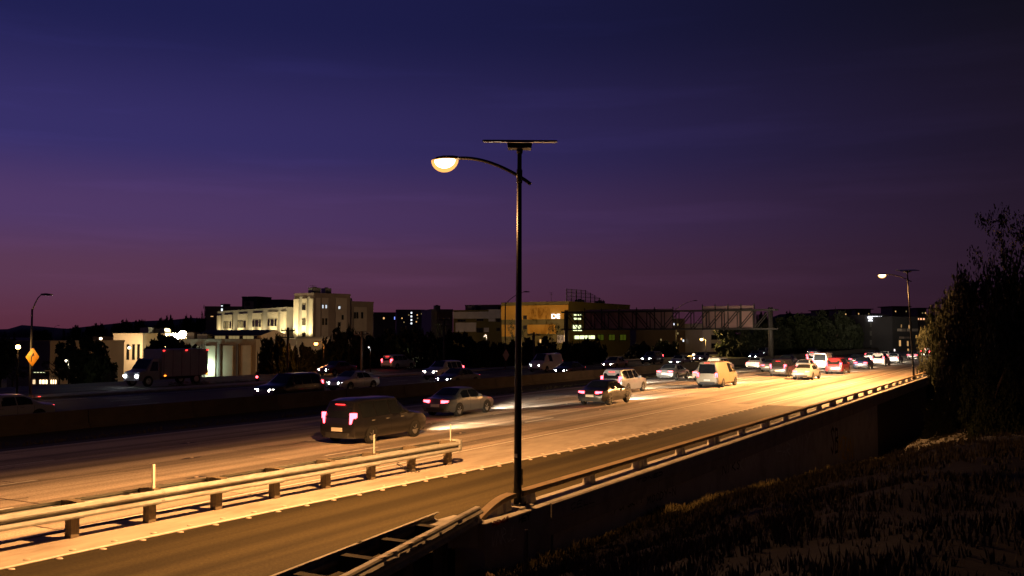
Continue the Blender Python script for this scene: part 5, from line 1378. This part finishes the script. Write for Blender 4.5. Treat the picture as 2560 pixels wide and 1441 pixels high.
# utility poles
def upole(px, Z, ytop, zb, label, arms=2, wpx=34):
    p = dp(px, 835, Z); H = dp(px, ytop, Z).z - zb; t = thing('utility_pole', label, 'utility pole', (p.x, p.y, zb), YAW + R(12))
    b = MB(); b.tube([(0, 0, 0), (0, 0, H)], [.17, .12], 9); b.build('pole', BARK, t, True)
    w = wpx / FPX * Z / 2
    for i in range(arms):
        z = H - .35 - i * .75; b = MB(); b.beam((-w * (1 - .12 * i), .13, z), (w * (1 - .12 * i), .13, z), .12, .14); a = b.build('crossarm', BARK, t)
        for q in range(5):
            x = w * (1 - .12 * i) * (-.9 + .45 * q)
            if abs(x) < .2: continue
            c = MB(); c.tube([(x, .13, z + .07), (x, .13, z + .28)], [.05, .035], 6); c.build('insulator', GREYM, a)
    return t
upole(720, 104, 819, -2.5, 'dark utility pole with two crossarms in front of the warehouse corner')
upole(905, 110, 829, -2.5, 'thin utility pole with pale brackets among the dark trees', 1, 40)
upole(1110, 118, 793, -2.5, 'utility pole against the tan block', 2, 28)
upole(1335, 124, 831, -2.5, 'small utility pole right of the big lamp pole', 1, 34)
# small traffic signal by the verge and two lit street lamps beyond
tp = dp(644, 945, 84); ts = thing('traffic_signal', 'traffic signal glowing red at the warehouse corner', 'traffic signal', (tp.x, tp.y, 0), YAW)
b = MB(); b.tube([(0, 0, 0), (0, 0, 2.2)], .06, 8); b.build('post', DARKM, ts)
b = MB(); b.box(-.17, .17, -.14, .14, tp.z - .75, tp.z + .25); b.build('housing', DARKM, ts)
for i, (z, e) in enumerate(((.08, True), (-.24, False), (-.56, False))):
    b = MB(); b.tube([(-.02, -.145, tp.z + z), (-.02, -.17, tp.z + z)], .11, 12); b.build('signal_lens', emat('signal_red', (1, .10, .12), 6) if e else BLACKM, ts)
rl = dp(98, 995, 63.5); o = thing('marker_light', 'small red glowing marker at the foot of the warning sign', 'light', (rl.x, rl.y, .14))
b = MB(); b.tube([(0, 0, 0), (0, 0, rl.z - .2)], .03, 6); b.build('post', DARKM, o)
b = MB(); b.loft([[(.11 * math.sin(q * .52) * math.cos(a * .785), .11 * math.sin(q * .52) * math.sin(a * .785), rl.z - .14 - .11 * math.cos(q * .52)) for a in range(8)] for q in range(1, 6)]); b.build('globe', emat('marker_red', (1, .06, .05), 8), o, True)
def small_lamp(px, py, Z, zb, label, col_, e, arm=0.0, r=.22, strength=14):
    p = dp(px, py, Z); t = thing('lit_street_lamp', label, 'street lamp', (p.x, p.y, zb), YAW)
    h = p.z - zb
    b = MB(); b.tube([(arm, 0, 0), (arm, 0, h * .97), (arm * .6, 0, h + .22), (0, 0, h + .25)], [.07, .05, .04, .04], 8); b.build('pole', DARKM, t, True)
    b = MB(); b.tube([(0, 0, h + .15), (0, 0, h + .32)], [r, r * .5], 10); b.build('lamp_head', DARKM, t)
    b = MB(); b.loft([[(r * math.sin(q * .52) * math.cos(a * .628), r * math.sin(q * .52) * math.sin(a * .628), h - r * .9 * math.cos(q * .52)) for a in range(10)] for q in range(1, 6)]); b.build('globe', emat('globe_%d' % int(px), col_, strength), t, True)
    lamp('globe_light', 'POINT', (0, 0, h - r - .25), e, col_, t, r)
small_lamp(790, 860, 106, -2.5, 'orange sodium street lamp in front of the annex', (1.0, .33, .06), 420, .9)
small_lamp(45, 868, 61.8, .14, 'glaring orange post lamp at the far left beside the warning sign', (1.0, .52, .16), 110, 0, .15, 40)
small_lamp(1754, 849, 180, -4, 'golden street lamp left of the white flats', (1.0, .62, .18), 4000, .8, .3)
small_lamp(922, 869, 108, -2.5, 'tiny white lamp among the dark trees', (.95, .97, 1.0), 30, .2, .07, 5)
small_lamp(165, 903, 92, -.5, 'white lamp shining through the thin leafed tree', (1.0, .9, .65), 160, .3, .12, 9)
small_lamp(1734, 887, 185, -4, 'low warm lamp by the dark doorway', (1.0, .75, .5), 300, .3, .25, 6)
small_lamp(664, 868, 160, -2.5, 'orange lamp at the warehouse end wall, mostly behind leaves', (1.0, .42, .10), 2600, .6, .14, 6)
small_lamp(1330, 838, 178, -4, 'dim amber lamp added to light the ochre wall', (1.0, .55, .2), 7000, .5, .10, 3)  # added lamp, brightens the ochre building
small_lamp(1210, 842, 190, -4, 'dim pale lamp added to light the white bands', (1.0, .72, .5), 6000, .5, .10, 2)  # likewise added, lifts the white banded front
# billboard-like lit box near the street
p = dp(1543, 902, 150); t = thing('lit_sign_box', 'small white and red glowing sign box near the traffic', 'sign', (p.x, p.y, -2), YAW)
b = MB(); b.tube([(0, 0, 0), (0, 0, p.z + 2 - .4)], .12, 8); b.build('post', DARKM, t)
b = MB(); b.box(-.80, .80, -.18, .18, p.z + 2 - .42, p.z + 2 + .42); b.build('cabinet', DARKM, t)
b = MB(); b.box(-.76, .76, -.20, -.181, p.z + 2 - .38, p.z + 2 + .28); b.build('face', SIGN_W, t)
b = MB(); b.box(-.76, .76, -.20, -.181, p.z + 2 + .285, p.z + 2 + .40); b.build('red_band', SIGN_R, t)
# overhead sign gantry seen from behind
GSY = 150.0
gt = thing('sign_gantry', 'long steel truss gantry with two sign panels seen from behind', 'gantry', RC(38.6, GSY, 0))
XL = -35.4; GZ0, GZ1 = 5.05, 8.0
STEEL = mat('gantry_steel', (.045, .040, .036), .6, .2, var=.2)
b = MB(); b.tube([(.0, 0, 0), (.0, 0, GZ1 + .4)], [.42, .36], 14); b.build('column', STEEL, gt, True)
b = MB(); b.tube([(XL, 0, -1.5), (XL, 0, GZ1 + .4)], [.42, .36], 14); b.build('column', STEEL, gt, True)
for y in (-.75, .75):
    for z in (GZ0, GZ1):
        b = MB(); b.beam((XL - .6, y, z), (1.0, y, z), .24, .26); b.build('chord', STEEL, gt)
n_ = 14; st_ = -XL / n_
for i in range(n_ + 1):
    x = XL + i * st_
    for y in (-.75, .75):
        b = MB(); b.beam((x, y, GZ0), (x, y, GZ1), .12, .12, Vector((1, 0, 0))); b.build('web_post', STEEL, gt)
        if i < n_:
            up = i < n_ // 2
            b = MB(); b.beam((x, y, GZ1 if up else GZ0), (x + st_, y, GZ0 if up else GZ1), .12, .12); b.build('diagonal', STEEL, gt)
    b = MB(); b.beam((x, -.75, GZ1), (x, .75, GZ1), .10, .10); b.beam
    b.build('cross_tie', STEEL, gt)
PANB = mat('sign_panel_back', (.46, .28, .26), .6, .0, var=.2, scale=.6)
def pxx(px):                                   # where a photo column meets the gantry plane
    d = ray(px, 800); k = (GSY + 1.0) / d.y; return CAMP.x + d.x * k + 38.6
for (a, c, z1, nm) in ((1462, 1683, GZ1 + .42, 'left'), (1757, 1886, GZ1 + .75, 'right')):
    x0, x1 = pxx(a), pxx(c); nP = 5 if nm == 'left' else 4
    for i in range(nP):
        b = MB(); w = (x1 - x0) / nP; b.box(x0 + i * w + .02, x0 + (i + 1) * w - .02, 1.0, 1.06, GZ0 + .1, z1); b.build('sign_panel', PANB, gt)
    for i in range(nP + 1):
        b = MB(); x = x0 + (x1 - x0) * i / nP; b.beam((x, .90, GZ0 - .2), (x, .90, z1 + .28), .16, .14, Vector((1, 0, 0))); b.build('panel_bracket', STEEL, gt)
# ------------------------------------------------------------------ weeds on the slope
random.seed(31)
gm = MB(); PR = 0
def tuft(x, y, z, h, n):
    for _ in range(n):
        a = random.uniform(0, 6.28); r = random.uniform(0, .10); ln = h * random.uniform(.5, 1.3); sp = random.uniform(.1, .5) * ln
        p = Vector((x + r * math.cos(a), y + r * math.sin(a), z - .02)); q = p + Vector((sp * math.cos(a), sp * math.sin(a), ln)); w = Vector((-math.sin(a), math.cos(a), 0)) * .010
        mid = p.lerp(q, .55) + Vector((0, 0, ln * .10))
        k_ = len(gm.v); gm.v += [tuple(p - w), tuple(p + w), tuple(mid + w * .8), tuple(mid - w * .8), tuple(q)]; gm.f += [(k_, k_ + 1, k_ + 2, k_ + 3), (k_ + 3, k_ + 2, k_ + 4)]
for i in range(26000):
    s = random.uniform(4, 30) if i % 3 else random.uniform(28, 96); o = random.uniform(-5.0, 10.05) if i % 2 else random.uniform(3.5, 10.05)
    pch = math.sin(o * 2.1 + s * .7) + math.sin(s * 1.9 - o)
    if pch < random.uniform(-2.2, .0): continue
    tuft(-o, s, hill_z(o, s), random.uniform(.05, .14) + .07 * max(0, pch), 7)
weeds = bpy.data.meshes.new('weeds'); weeds.from_pydata(gm.v, [], gm.f); weeds.materials.append(mat('dry_weed', (.075, .060, .024), .85, var=.4, scale=.6))
wo_ = bpy.data.objects.new('weeds', weeds); COL.objects.link(wo_); tag(wo_, 'dry weeds and grass growing on the dark slope', 'weeds', kind='stuff')
gm = MB()
for i in range(1500):
    s = random.uniform(-5, 120); o = 34.3 + abs(random.gauss(0, .5)); tuft(-o, s, 0, random.uniform(.06, .2), 5)
w2 = bpy.data.meshes.new('median_weeds'); w2.from_pydata(gm.v, [], gm.f); w2.materials.append(mat('dry_weed', (.1, .08, .04)))
wo2 = bpy.data.objects.new('median_weeds', w2); COL.objects.link(wo2); tag(wo2, 'low weeds along the edge of the median', 'weeds', kind='stuff')
